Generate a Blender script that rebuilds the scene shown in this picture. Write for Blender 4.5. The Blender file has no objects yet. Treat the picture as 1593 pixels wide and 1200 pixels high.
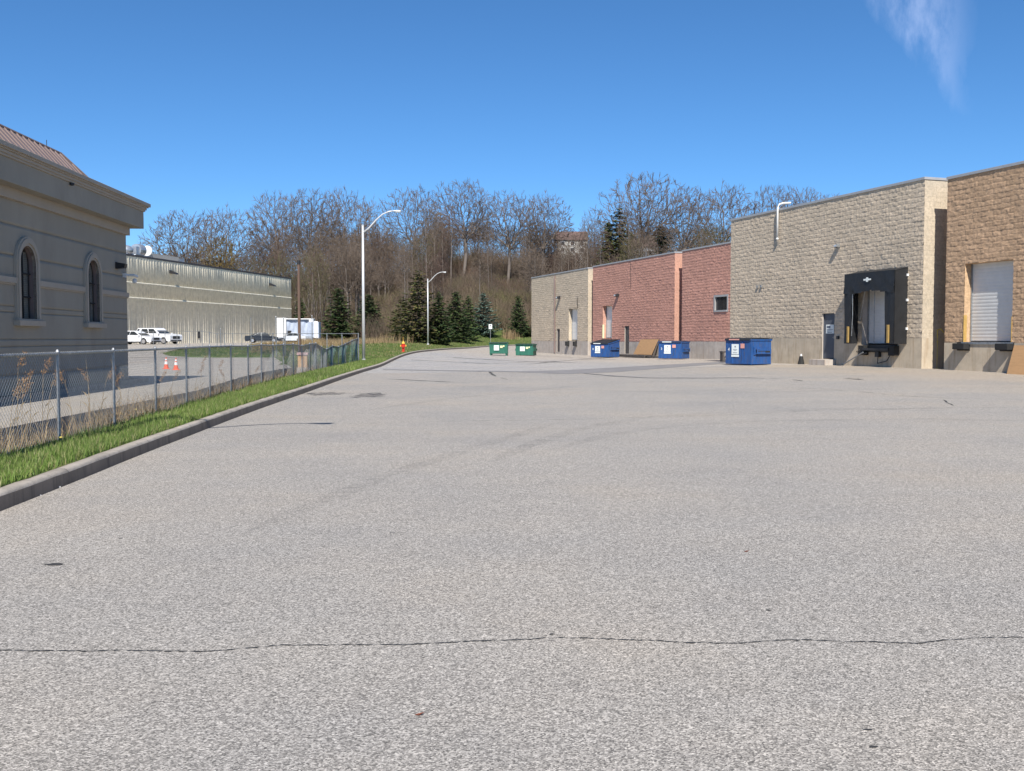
import bpy, math, random
import numpy as np
from mathutils import Vector
rad = math.radians
S = bpy.context.scene
COL = S.collection

# ------------------------------------------------------------------ camera, sky, sun, exposure
F, PITCH, EYE = 1550.0, rad(2.72), 1.6          # focal length in pixels of a 1593 px wide picture
cd = bpy.data.cameras.new('camera'); cam = bpy.data.objects.new('camera', cd); COL.objects.link(cam)
cam.location = (0, 0, EYE); cam.rotation_euler = (rad(90) - PITCH, 0, 0)
cd.sensor_fit = 'HORIZONTAL'; cd.sensor_width = 36; cd.lens = 36 * F / 1593
cd.clip_start = 0.1; cd.clip_end = 3000
S.camera = cam

SUN_EL = rad(45.0)
sdir = Vector((-.005 * math.cos(SUN_EL), -.9995 * math.cos(SUN_EL), math.sin(SUN_EL))).normalized()
W = bpy.data.worlds.new('World'); S.world = W; W.use_nodes = True
nt = W.node_tree; nt.nodes.clear()
wo = nt.nodes.new('ShaderNodeOutputWorld'); bg = nt.nodes.new('ShaderNodeBackground')
sky = nt.nodes.new('ShaderNodeTexSky'); sky.sky_type = 'NISHITA'; sky.sun_disc = False
sky.sun_elevation = SUN_EL; sky.sun_rotation = rad(180.3); sky.altitude = 1500
sky.air_density = 0.9; sky.dust_density = 0.0; sky.ozone_density = 10.0
bg.inputs[1].default_value = 0.096
# a thin wisp of cirrus high on the right, part of the sky itself
tc = nt.nodes.new('ShaderNodeTexCoord')
def wmath(op, a, b=None, c=None):
    n = nt.nodes.new('ShaderNodeMath'); n.operation = op
    for i, v in enumerate((a, b, c)):
        if v is None: continue
        if isinstance(v, (int, float)): n.inputs[i].default_value = v
        else: nt.links.new(v, n.inputs[i])
    return n.outputs[0]
sp = nt.nodes.new('ShaderNodeSeparateXYZ'); nt.links.new(tc.outputs['Generated'], sp.inputs[0])
az = wmath('DIVIDE', sp.outputs[0], sp.outputs[1]); el = wmath('DIVIDE', sp.outputs[2], sp.outputs[1])
cmb = nt.nodes.new('ShaderNodeCombineXYZ'); nt.links.new(az, cmb.inputs[0]); nt.links.new(el, cmb.inputs[1])
mp = nt.nodes.new('ShaderNodeMapping'); nt.links.new(cmb.outputs[0], mp.inputs[0])
mp.inputs['Rotation'].default_value = (0, 0, rad(28)); mp.inputs['Scale'].default_value = (34, 14, 1)
nz = nt.nodes.new('ShaderNodeTexNoise'); nt.links.new(mp.outputs[0], nz.inputs[0]); nz.inputs['Scale'].default_value = 1.0
nz.inputs['Detail'].default_value = 7; nz.inputs['Roughness'].default_value = .62
lin = wmath('ADD', az, wmath('MULTIPLY', el, .42))
lin = wmath('ADD', lin, wmath('MULTIPLY', nz.outputs[0], .05))
acr = wmath('ABSOLUTE', wmath('SUBTRACT', lin, .566))
wid = wmath('MAXIMUM', wmath('MULTIPLY', wmath('SUBTRACT', el, .205), .46), .004)
across = wmath('SUBTRACT', 1.0, wmath('DIVIDE', acr, wid))
across = wmath('MAXIMUM', wmath('MINIMUM', across, 1.0), 0.0)
across = wmath('SMOOTH_MIN', wmath('MULTIPLY', across, 1.25), 1.0, .4)
alng = nt.nodes.new('ShaderNodeMapRange'); nt.links.new(el, alng.inputs[0])
alng.inputs[1].default_value = .215; alng.inputs[2].default_value = .30
dens = nt.nodes.new('ShaderNodeMapRange'); nt.links.new(nz.outputs[0], dens.inputs[0])
dens.inputs[1].default_value = .33; dens.inputs[2].default_value = .75
front = wmath('GREATER_THAN', sp.outputs[1], 0.05)
cf = wmath('MULTIPLY', wmath('MULTIPLY', across, alng.outputs[0]), wmath('MULTIPLY', dens.outputs[0], front))
cf = wmath('MULTIPLY', cf, .55)
mx = nt.nodes.new('ShaderNodeMixRGB'); nt.links.new(cf, mx.inputs[0]); hs = nt.nodes.new('ShaderNodeHueSaturation'); hs.inputs['Saturation'].default_value = 1.06; hs.inputs['Hue'].default_value = .495; nt.links.new(sky.outputs[0], hs.inputs['Color']); nt.links.new(hs.outputs[0], mx.inputs[1])
mx.inputs[2].default_value = (5.0, 6.0, 8.6, 1)
nt.links.new(mx.outputs[0], bg.inputs[0]); nt.links.new(bg.outputs[0], wo.inputs[0])

sl = bpy.data.lights.new('sun', 'SUN'); so = bpy.data.objects.new('sun', sl); COL.objects.link(so)
sl.energy = 5.0; sl.angle = rad(.5); sl.color = (1, .95, .87)
so.rotation_euler = sdir.to_track_quat('Z', 'Y').to_euler(); so.location = (-10, -40, 60)
S.view_settings.view_transform = 'Standard'; S.view_settings.look = 'None'
S.view_settings.gamma = 1; S.view_settings.exposure = 0.55
S.render.engine = 'CYCLES'

# ------------------------------------------------------------------ helpers
rng = np.random.default_rng(7)
random.seed(7)

def tag(o, label=None, cat=None, group=None, kind=None):
    if label: o['label'] = label
    if cat: o['category'] = cat
    if group: o['group'] = group
    if kind: o['kind'] = kind
    return o

def empty(name, loc=(0, 0, 0), rz=0, label=None, cat=None, group=None):
    o = bpy.data.objects.new(name, None); COL.objects.link(o)
    o.location = loc; o.rotation_euler = (0, 0, rz); o.empty_display_size = .3
    return tag(o, label, cat, group)

def raw(name, V, Fq, mat, parent=None, F3=None, smooth=False):
    """mesh object from numpy vertices, quads and (optional) triangles"""
    V = np.asarray(V, dtype=np.float32).reshape(-1, 3)
    Fq = np.asarray(Fq if Fq is not None else [], dtype=np.int32).reshape(-1, 4)
    F3 = np.asarray(F3 if F3 is not None else [], dtype=np.int32).reshape(-1, 3)
    me = bpy.data.meshes.new(name)
    nl = Fq.size + F3.size
    me.vertices.add(len(V)); me.vertices.foreach_set('co', V.ravel())
    me.loops.add(nl); me.loops.foreach_set('vertex_index', np.concatenate([Fq.ravel(), F3.ravel()]))
    me.polygons.add(len(Fq) + len(F3))
    ls = np.concatenate([np.arange(len(Fq)) * 4, Fq.size + np.arange(len(F3)) * 3]).astype(np.int32)
    me.polygons.foreach_set('loop_start', ls)
    me.polygons.foreach_set('loop_total', np.concatenate([np.full(len(Fq), 4), np.full(len(F3), 3)]).astype(np.int32))
    if smooth: me.polygons.foreach_set('use_smooth', np.ones(len(ls), dtype=bool))
    me.update(calc_edges=True); me.validate()
    if mat: me.materials.append(mat)
    o = bpy.data.objects.new(name, me); COL.objects.link(o)
    if parent: o.parent = parent
    return o

class MB:
    """collects solids into one mesh"""
    def __init__(s): s.v = []; s.f = []; s.n = 0
    def add(s, vs, fs):
        s.v += [tuple(v) for v in vs]; s.f += [tuple(i + s.n for i in f) for f in fs]; s.n += len(vs); return s
    def box(s, x0, x1, y0, y1, z0, z1):
        return s.hexa([(x0, y0, z0), (x1, y0, z0), (x1, y1, z0), (x0, y1, z0), (x0, y0, z1), (x1, y0, z1), (x1, y1, z1), (x0, y1, z1)])
    def hexa(s, p):
        return s.add(p, [(0, 3, 2, 1), (4, 5, 6, 7), (0, 1, 5, 4), (1, 2, 6, 5), (2, 3, 7, 6), (3, 0, 4, 7)])
    def quad(s, *p): return s.add(p, [(0, 1, 2, 3)])
    def poly(s, p): return s.add(p, [tuple(range(len(p)))])
    def prism(s, pts, a0, a1, axis='y'):
        """closed outline extruded along an axis"""
        def mk(p, a):
            return {'y': (p[0], a, p[1]), 'x': (a, p[0], p[1]), 'z': (p[0], p[1], a)}[axis]
        n = len(pts); vs = [mk(p, a0) for p in pts] + [mk(p, a1) for p in pts]
        fs = [tuple(range(n))[::-1], tuple(range(n, 2 * n))] + [(i, (i + 1) % n, n + (i + 1) % n, n + i) for i in range(n)]
        return s.add(vs, fs)
    def tube(s, pts, r, n=8, caps=True):
        pts = [Vector(p) for p in pts]; rs = r if isinstance(r, (list, tuple)) else [r] * len(pts)
        rings = []
        for i, p in enumerate(pts):
            d = (pts[min(i + 1, len(pts) - 1)] - pts[max(i - 1, 0)]).normalized()
            a = Vector((0, 0, 1)) if abs(d.z) < .9 else Vector((1, 0, 0))
            u = d.cross(a).normalized(); w = d.cross(u)
            rings.append([p + (u * math.cos(t) + w * math.sin(t)) * rs[i] for t in [2 * math.pi * k / n for k in range(n)]])
        vs = [v for rg in rings for v in rg]; fs = []
        for i in range(len(pts) - 1):
            for k in range(n):
                fs.append((i * n + k, (i + 1) * n + k, (i + 1) * n + (k + 1) % n, i * n + (k + 1) % n))
        if caps: fs += [tuple(range(n)), tuple(range((len(pts) - 1) * n, len(pts) * n))[::-1]]
        return s.add(vs, fs)
    def lathe(s, prof, c=(0, 0, 0), n=16, axis='z'):
        vs = []; fs = []
        for r, h in prof:
            for k in range(n):
                t = 2 * math.pi * k / n
                q = {'z': (r * math.cos(t), r * math.sin(t), h), 'y': (r * math.cos(t), h, r * math.sin(t)), 'x': (h, r * math.cos(t), r * math.sin(t))}[axis]
                vs.append((q[0] + c[0], q[1] + c[1], q[2] + c[2]))
        for i in range(len(prof) - 1):
            for k in range(n): fs.append((i * n + k, i * n + (k + 1) % n, (i + 1) * n + (k + 1) % n, (i + 1) * n + k))
        fs += [tuple(range(n))[::-1], tuple(range((len(prof) - 1) * n, len(prof) * n))]
        return s.add(vs, fs)
    def build(s, name, mat, parent=None, bevel=0, smooth=False, seg=2):
        me = bpy.data.meshes.new(name); me.from_pydata(s.v, [], s.f); me.update()
        if mat: me.materials.append(mat)
        if smooth: me.polygons.foreach_set('use_smooth', [True] * len(me.polygons))
        o = bpy.data.objects.new(name, me); COL.objects.link(o)
        if parent: o.parent = parent
        if bevel:
            b = o.modifiers.new('bevel', 'BEVEL'); b.width = bevel; b.segments = seg; b.limit_method = 'ANGLE'; b.angle_limit = rad(40)
        return o

def text(name, s, size, mat, parent, loc, rot, depth=.002, align='CENTER'):
    c = bpy.data.curves.new(name, 'FONT'); c.body = s; c.size = size; c.extrude = depth; c.align_x = align; c.align_y = 'CENTER'
    t = bpy.data.objects.new(name, c); COL.objects.link(t)
    bpy.context.view_layer.update()
    me = bpy.data.meshes.new_from_object(t.evaluated_get(bpy.context.evaluated_depsgraph_get()))
    bpy.data.objects.remove(t); me.materials.clear(); me.materials.append(mat)
    o = bpy.data.objects.new(name, me); COL.objects.link(o); o.parent = parent; o.location = loc; o.rotation_euler = rot
    return o

def segs_mesh(name, segs, n, mat, parent=None):
    """many tapering sticks: segs = rows of x0 y0 z0 x1 y1 z1 r0 r1"""
    A = np.asarray(segs, dtype=np.float64); p0 = A[:, :3]; p1 = A[:, 3:6]; r0 = A[:, 6]; r1 = A[:, 7]
    d = p1 - p0; d /= (np.linalg.norm(d, axis=1, keepdims=True) + 1e-9)
    a = np.where(np.abs(d[:, 2:3]) < .9, np.array([[0, 0, 1.]]), np.array([[1., 0, 0]]))
    u = np.cross(d, a); u /= np.linalg.norm(u, axis=1, keepdims=True); w = np.cross(d, u)
    V = np.empty((len(A), 2 * n, 3))
    for k in range(n):
        t = 2 * math.pi * k / n; q = u * math.cos(t) + w * math.sin(t)
        V[:, k] = p0 + q * r0[:, None]; V[:, n + k] = p1 + q * r1[:, None]
    fs = np.array([[k, (k + 1) % n, n + (k + 1) % n, n + k] for k in range(n)])
    Fq = (np.arange(len(A)) * 2 * n)[:, None, None] + fs[None]
    return raw(name, V.reshape(-1, 3), Fq.reshape(-1, 4), mat, parent)

def leaves_mesh(name, C, A, B, mat, parent=None):
    """small four-cornered leaves / needle sprays: centre, half axes"""
    C = np.asarray(C); V = np.stack([C - A, C - B * .8, C + A, C + B * .8], 1)
    Fq = np.arange(len(C) * 4).reshape(-1, 4)
    return raw(name, V.reshape(-1, 3), Fq, mat, parent)

def blades_mesh(name, P, h, w, lean, mat, parent=None):
    """upright grass blades, each one quad and a tip"""
    n = len(P); a = rng.uniform(0, 2 * math.pi, n); dx = np.stack([np.cos(a), np.sin(a), np.zeros(n)], 1)
    b = rng.uniform(0, 2 * math.pi, n); L = np.stack([np.cos(b), np.sin(b), np.zeros(n)], 1) * (lean * rng.uniform(.2, 1, n))[:, None]
    up = np.array([[0, 0, 1.]]) * h[:, None]
    V = np.stack([P - dx * w[:, None] * .5, P + dx * w[:, None] * .5, P + dx * w[:, None] * .38 + up * .55 + L * .35,
                  P - dx * w[:, None] * .38 + up * .55 + L * .35, P + up + L], 1).reshape(-1, 3)
    i = (np.arange(n) * 5)[:, None]
    return raw(name, V, i + np.array([[0, 1, 2, 3]]), mat, parent, F3=i + np.array([[3, 2, 4]]))

# ------------------------------------------------------------------ materials
def N(t, typ, **kw):
    n = t.nodes.new(typ)
    for k, v in kw.items():
        if k.startswith('i_'): n.inputs[k[2:].replace('_', ' ')].default_value = v
        else: setattr(n, k, v)
    return n

def newmat(name, rough=.8, metal=0.):
    m = bpy.data.materials.new(name); m.use_nodes = True; t = m.node_tree
    b = t.nodes['Principled BSDF']; b.inputs['Roughness'].default_value = rough; b.inputs['Metallic'].default_value = metal
    return m, t, b

def ramp(t, fac, stops):
    r = N(t, 'ShaderNodeValToRGB'); e = r.color_ramp.elements
    while len(e) < len(stops): e.new(.5)
    for q, (p, c) in zip(e, stops): q.position = p; q.color = (*c, 1)
    t.links.new(fac, r.inputs[0]); return r.outputs[0]

def mixc(t, a, b, fac, mode='MIX'):
    m = N(t, 'ShaderNodeMixRGB', blend_type=mode)
    for i, v in ((0, fac), (1, a), (2, b)):
        if isinstance(v, (int, float)): m.inputs[i].default_value = v
        elif isinstance(v, tuple): m.inputs[i].default_value = (*v, 1)
        else: t.links.new(v, m.inputs[i])
    return m.outputs[0]

def M(name, col, rough=.8, metal=0., var=.12, scale=4., bump=.0, bscale=60., dirt=None, dscale=2., damt=.5, stretch=None):
    m, t, b = newmat(name, rough, metal)
    c = N(t, 'ShaderNodeTexCoord'); src = c.outputs['Object']
    if stretch:
        mpn = N(t, 'ShaderNodeMapping'); mpn.inputs['Scale'].default_value = stretch; t.links.new(src, mpn.inputs[0]); src = mpn.outputs[0]
    n1 = N(t, 'ShaderNodeTexNoise', i_Scale=scale, i_Detail=6., i_Roughness=.6); t.links.new(src, n1.inputs['Vector'])
    out = ramp(t, n1.outputs[0], [(.3, tuple(x * (1 - var) for x in col)), (.7, tuple(min(1, x * (1 + var)) for x in col))])
    if dirt:
        n2 = N(t, 'ShaderNodeTexNoise', i_Scale=dscale, i_Detail=9., i_Roughness=.7); t.links.new(src, n2.inputs['Vector'])
        f = N(t, 'ShaderNodeMapRange'); f.inputs[1].default_value = .5; f.inputs[2].default_value = .72; f.inputs[4].default_value = damt
        t.links.new(n2.outputs[0], f.inputs[0]); out = mixc(t, out, dirt, f.outputs[0])
    t.links.new(out, b.inputs['Base Color'])
    if bump:
        n3 = N(t, 'ShaderNodeTexNoise', i_Scale=bscale, i_Detail=4.); t.links.new(c.outputs['Object'], n3.inputs['Vector'])
        bn = N(t, 'ShaderNodeBump', i_Strength=bump, i_Distance=.02); t.links.new(n3.outputs[0], bn.inputs['Height']); t.links.new(bn.outputs[0], b.inputs['Normal'])
    return m

def M_island(name, cols, rough=.8, trans=0., mul=None):
    """every blade, twig or leaf takes its own colour"""
    m, t, b = newmat(name, rough); g = N(t, 'ShaderNodeNewGeometry')
    k = len(cols); out = ramp(t, g.outputs['Random Per Island'], [((i + .5) / k, c) for i, c in enumerate(cols)])
    tcn = N(t, 'ShaderNodeTexCoord'); n1 = N(t, 'ShaderNodeTexNoise', i_Scale=.35, i_Detail=3.); t.links.new(tcn.outputs['Object'], n1.inputs['Vector'])
    out = mixc(t, out, ramp(t, n1.outputs[0], [(.35, (.72, .72, .72)), (.65, (1.15, 1.12, 1.05))]), .8, 'MULTIPLY')
    if mul:
        n5 = N(t, 'ShaderNodeTexNoise', i_Scale=mul, i_Detail=4., i_Roughness=.6); t.links.new(tcn.outputs['Object'], n5.inputs['Vector'])
        out = mixc(t, out, ramp(t, n5.outputs[0], [(.36, (1.1, .88, .82)), (.47, (.8, .78, .78)), (.58, (1.1, 1.0, .9)), (.7, (.85, .95, .6))]), 1., 'MULTIPLY')
    t.links.new(out, b.inputs['Base Color']); b.inputs['Specular IOR Level'].default_value = .25
    return m

def M_asphalt(name, dark, lite, blend_far=True):
    m, t, b = newmat(name, .9); b.inputs['Specular IOR Level'].default_value = .2
    c = N(t, 'ShaderNodeTexCoord'); o = c.outputs['Object']
    v = N(t, 'ShaderNodeTexVoronoi', i_Scale=135.); t.links.new(o, v.inputs['Vector'])
    sx = N(t, 'ShaderNodeSeparateXYZ'); t.links.new(v.outputs['Color'], sx.inputs[0])
    grain = ramp(t, sx.outputs[0], [(0, dark), (.3, tuple(a * .55 + b_ * .45 for a, b_ in zip(dark, lite))), (.75, lite), (1, tuple(min(1, x * 1.45) for x in lite))])
    n2 = N(t, 'ShaderNodeTexNoise', i_Scale=34., i_Detail=3.); t.links.new(o, n2.inputs['Vector'])
    grain = mixc(t, grain, ramp(t, n2.outputs[0], [(.3, (.8, .8, .8)), (.7, (1.16, 1.16, 1.16))]), 1., 'MULTIPLY')
    n3 = N(t, 'ShaderNodeTexNoise', i_Scale=.28, i_Detail=6., i_Roughness=.6); t.links.new(o, n3.inputs['Vector'])
    grain = mixc(t, grain, ramp(t, n3.outputs[0], [(.33, (.9, .92, .95)), (.52, (1, 1, 1)), (.68, (1.06, 1.03, .99))]), 1., 'MULTIPLY')
    ms = N(t, 'ShaderNodeMapping'); ms.inputs['Scale'].default_value = (.05, 1.1, 1); ms.inputs['Rotation'].default_value = (0, 0, rad(-9)); t.links.new(o, ms.inputs[0])
    n4 = N(t, 'ShaderNodeTexNoise', i_Scale=1., i_Detail=5.); t.links.new(ms.outputs[0], n4.inputs['Vector'])
    grain = mixc(t, grain, ramp(t, n4.outputs[0], [(.3, (.95, .95, .955)), (.6, (1.02, 1.02, 1.02))]), .8, 'MULTIPLY')
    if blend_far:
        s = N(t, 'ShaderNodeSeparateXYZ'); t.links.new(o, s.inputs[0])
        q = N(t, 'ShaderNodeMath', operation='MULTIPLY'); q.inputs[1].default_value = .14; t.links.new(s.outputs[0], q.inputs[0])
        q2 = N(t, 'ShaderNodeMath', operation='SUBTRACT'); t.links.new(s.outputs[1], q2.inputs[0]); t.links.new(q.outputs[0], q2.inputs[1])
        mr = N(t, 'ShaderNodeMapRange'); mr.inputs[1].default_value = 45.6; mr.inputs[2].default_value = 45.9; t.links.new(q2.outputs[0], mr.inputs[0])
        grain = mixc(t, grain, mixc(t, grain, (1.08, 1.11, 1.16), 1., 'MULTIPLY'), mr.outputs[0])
        # pale concrete-dusted apron in front of the loading docks
        q3 = N(t, 'ShaderNodeMath', operation='MULTIPLY_ADD'); q3.inputs[1].default_value = 3.08; t.links.new(s.outputs[0], q3.inputs[0]); t.links.new(s.outputs[1], q3.inputs[2])
        nn = N(t, 'ShaderNodeMath', operation='MULTIPLY_ADD'); nn.inputs[1].default_value = 14.; t.links.new(n3.outputs[0], nn.inputs[0]); t.links.new(q3.outputs[0], nn.inputs[2])
        m2 = N(t, 'ShaderNodeMapRange'); m2.inputs[1].default_value = 70.; m2.inputs[2].default_value = 92.; t.links.new(nn.outputs[0], m2.inputs[0])
        grain = mixc(t, grain, mixc(t, grain, (1.09, 1.02, .93), 1., 'MULTIPLY'), m2.outputs[0])
    t.links.new(grain, b.inputs['Base Color'])
    bn = N(t, 'ShaderNodeBump', i_Strength=.75, i_Distance=.004); t.links.new(v.outputs['Distance'], bn.inputs['Height']); t.links.new(bn.outputs[0], b.inputs['Normal'])
    return m

def M_alpha(name, col, amt, scale=3., stretch=(1, 1, 1), lo=.4, hi=.6):
    """worn surface mark: rubber, sealant or damp that covers the ground only in patches"""
    m, t, b = newmat(name, .85); b.inputs['Base Color'].default_value = (*col, 1); b.inputs['Specular IOR Level'].default_value = .2
    c = N(t, 'ShaderNodeTexCoord'); mpn = N(t, 'ShaderNodeMapping'); mpn.inputs['Scale'].default_value = stretch; t.links.new(c.outputs['Object'], mpn.inputs[0])
    n1 = N(t, 'ShaderNodeTexNoise', i_Scale=scale, i_Detail=8., i_Roughness=.7); t.links.new(mpn.outputs[0], n1.inputs['Vector'])
    f = N(t, 'ShaderNodeMapRange'); f.inputs[1].default_value = lo; f.inputs[2].default_value = hi; f.inputs[4].default_value = amt
    t.links.new(n1.outputs[0], f.inputs[0]); t.links.new(f.outputs[0], b.inputs['Alpha'])
    return m

def M_wall(name, col, stain=(.12, .1, .08), rustamt=.35):
    """poured or painted concrete with runs and stains"""
    m, t, b = newmat(name, .9); c = N(t, 'ShaderNodeTexCoord'); o = c.outputs['Object']
    n1 = N(t, 'ShaderNodeTexNoise', i_Scale=1.6, i_Detail=8., i_Roughness=.65); t.links.new(o, n1.inputs['Vector'])
    base = ramp(t, n1.outputs[0], [(.3, tuple(x * .8 for x in col)), (.7, tuple(x * 1.15 for x in col))])
    mpn = N(t, 'ShaderNodeMapping'); mpn.inputs['Scale'].default_value = (5.5, 5.5, .55); t.links.new(o, mpn.inputs[0])
    n2 = N(t, 'ShaderNodeTexNoise', i_Scale=1., i_Detail=6., i_Roughness=.7); t.links.new(mpn.outputs[0], n2.inputs['Vector'])
    f = N(t, 'ShaderNodeMapRange'); f.inputs[1].default_value = .5; f.inputs[2].default_value = .7; f.inputs[4].default_value = rustamt; t.links.new(n2.outputs[0], f.inputs[0])
    base = mixc(t, base, stain, f.outputs[0])
    t.links.new(base, b.inputs['Base Color'])
    n3 = N(t, 'ShaderNodeTexNoise', i_Scale=40., i_Detail=4.); t.links.new(o, n3.inputs['Vector'])
    bn = N(t, 'ShaderNodeBump', i_Strength=.3, i_Distance=.01); t.links.new(n3.outputs[0], bn.inputs['Height']); t.links.new(bn.outputs[0], b.inputs['Normal'])
    return m

def M_block(name, col, var=.16):
    """block masonry: every block its own tone (blocks 0.4 x 0.2 m, half bond), weathered"""
    m, t, b = newmat(name, .95); b.inputs['Specular IOR Level'].default_value = .15
    c = N(t, 'ShaderNodeTexCoord'); o = c.outputs['Object']
    s = N(t, 'ShaderNodeSeparateXYZ'); t.links.new(o, s.inputs[0])
    ad = N(t, 'ShaderNodeMath', operation='ADD'); t.links.new(s.outputs[0], ad.inputs[0]); t.links.new(s.outputs[1], ad.inputs[1])
    cb = N(t, 'ShaderNodeCombineXYZ'); t.links.new(ad.outputs[0], cb.inputs[0]); t.links.new(s.outputs[2], cb.inputs[1])
    br = N(t, 'ShaderNodeTexBrick', offset=.5); br.inputs['Scale'].default_value = 1; br.inputs['Brick Width'].default_value = .4
    br.inputs['Row Height'].default_value = .2; br.inputs['Mortar Size'].default_value = .006; br.inputs['Mortar Smooth'].default_value = .3
    br.inputs['Color1'].default_value = (*[x * (1 - var) for x in col], 1); br.inputs['Color2'].default_value = (*[min(1, x * (1 + var)) for x in col], 1)
    br.inputs['Mortar'].default_value = (*[x * .8 for x in col], 1); t.links.new(cb.outputs[0], br.inputs['Vector'])
    n1 = N(t, 'ShaderNodeTexNoise', i_Scale=9., i_Detail=7., i_Roughness=.7); t.links.new(o, n1.inputs['Vector'])
    out = mixc(t, br.outputs[0], ramp(t, n1.outputs[0], [(.3, (.76, .75, .74)), (.7, (1.22, 1.2, 1.18))]), 1., 'MULTIPLY')
    n2 = N(t, 'ShaderNodeTexNoise', i_Scale=.5, i_Detail=4.); t.links.new(o, n2.inputs['Vector'])
    out = mixc(t, out, ramp(t, n2.outputs[0], [(.35, (.93, .93, .92)), (.65, (1.05, 1.04, 1.02))]), 1., 'MULTIPLY')
    t.links.new(out, b.inputs['Base Color'])
    bn = N(t, 'ShaderNodeBump', i_Strength=.6, i_Distance=.02); n3 = N(t, 'ShaderNodeTexNoise', i_Scale=28., i_Detail=5.); t.links.new(o, n3.inputs['Vector'])
    t.links.new(n3.outputs[0], bn.inputs['Height']); t.links.new(bn.outputs[0], b.inputs['Normal'])
    return m

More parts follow.
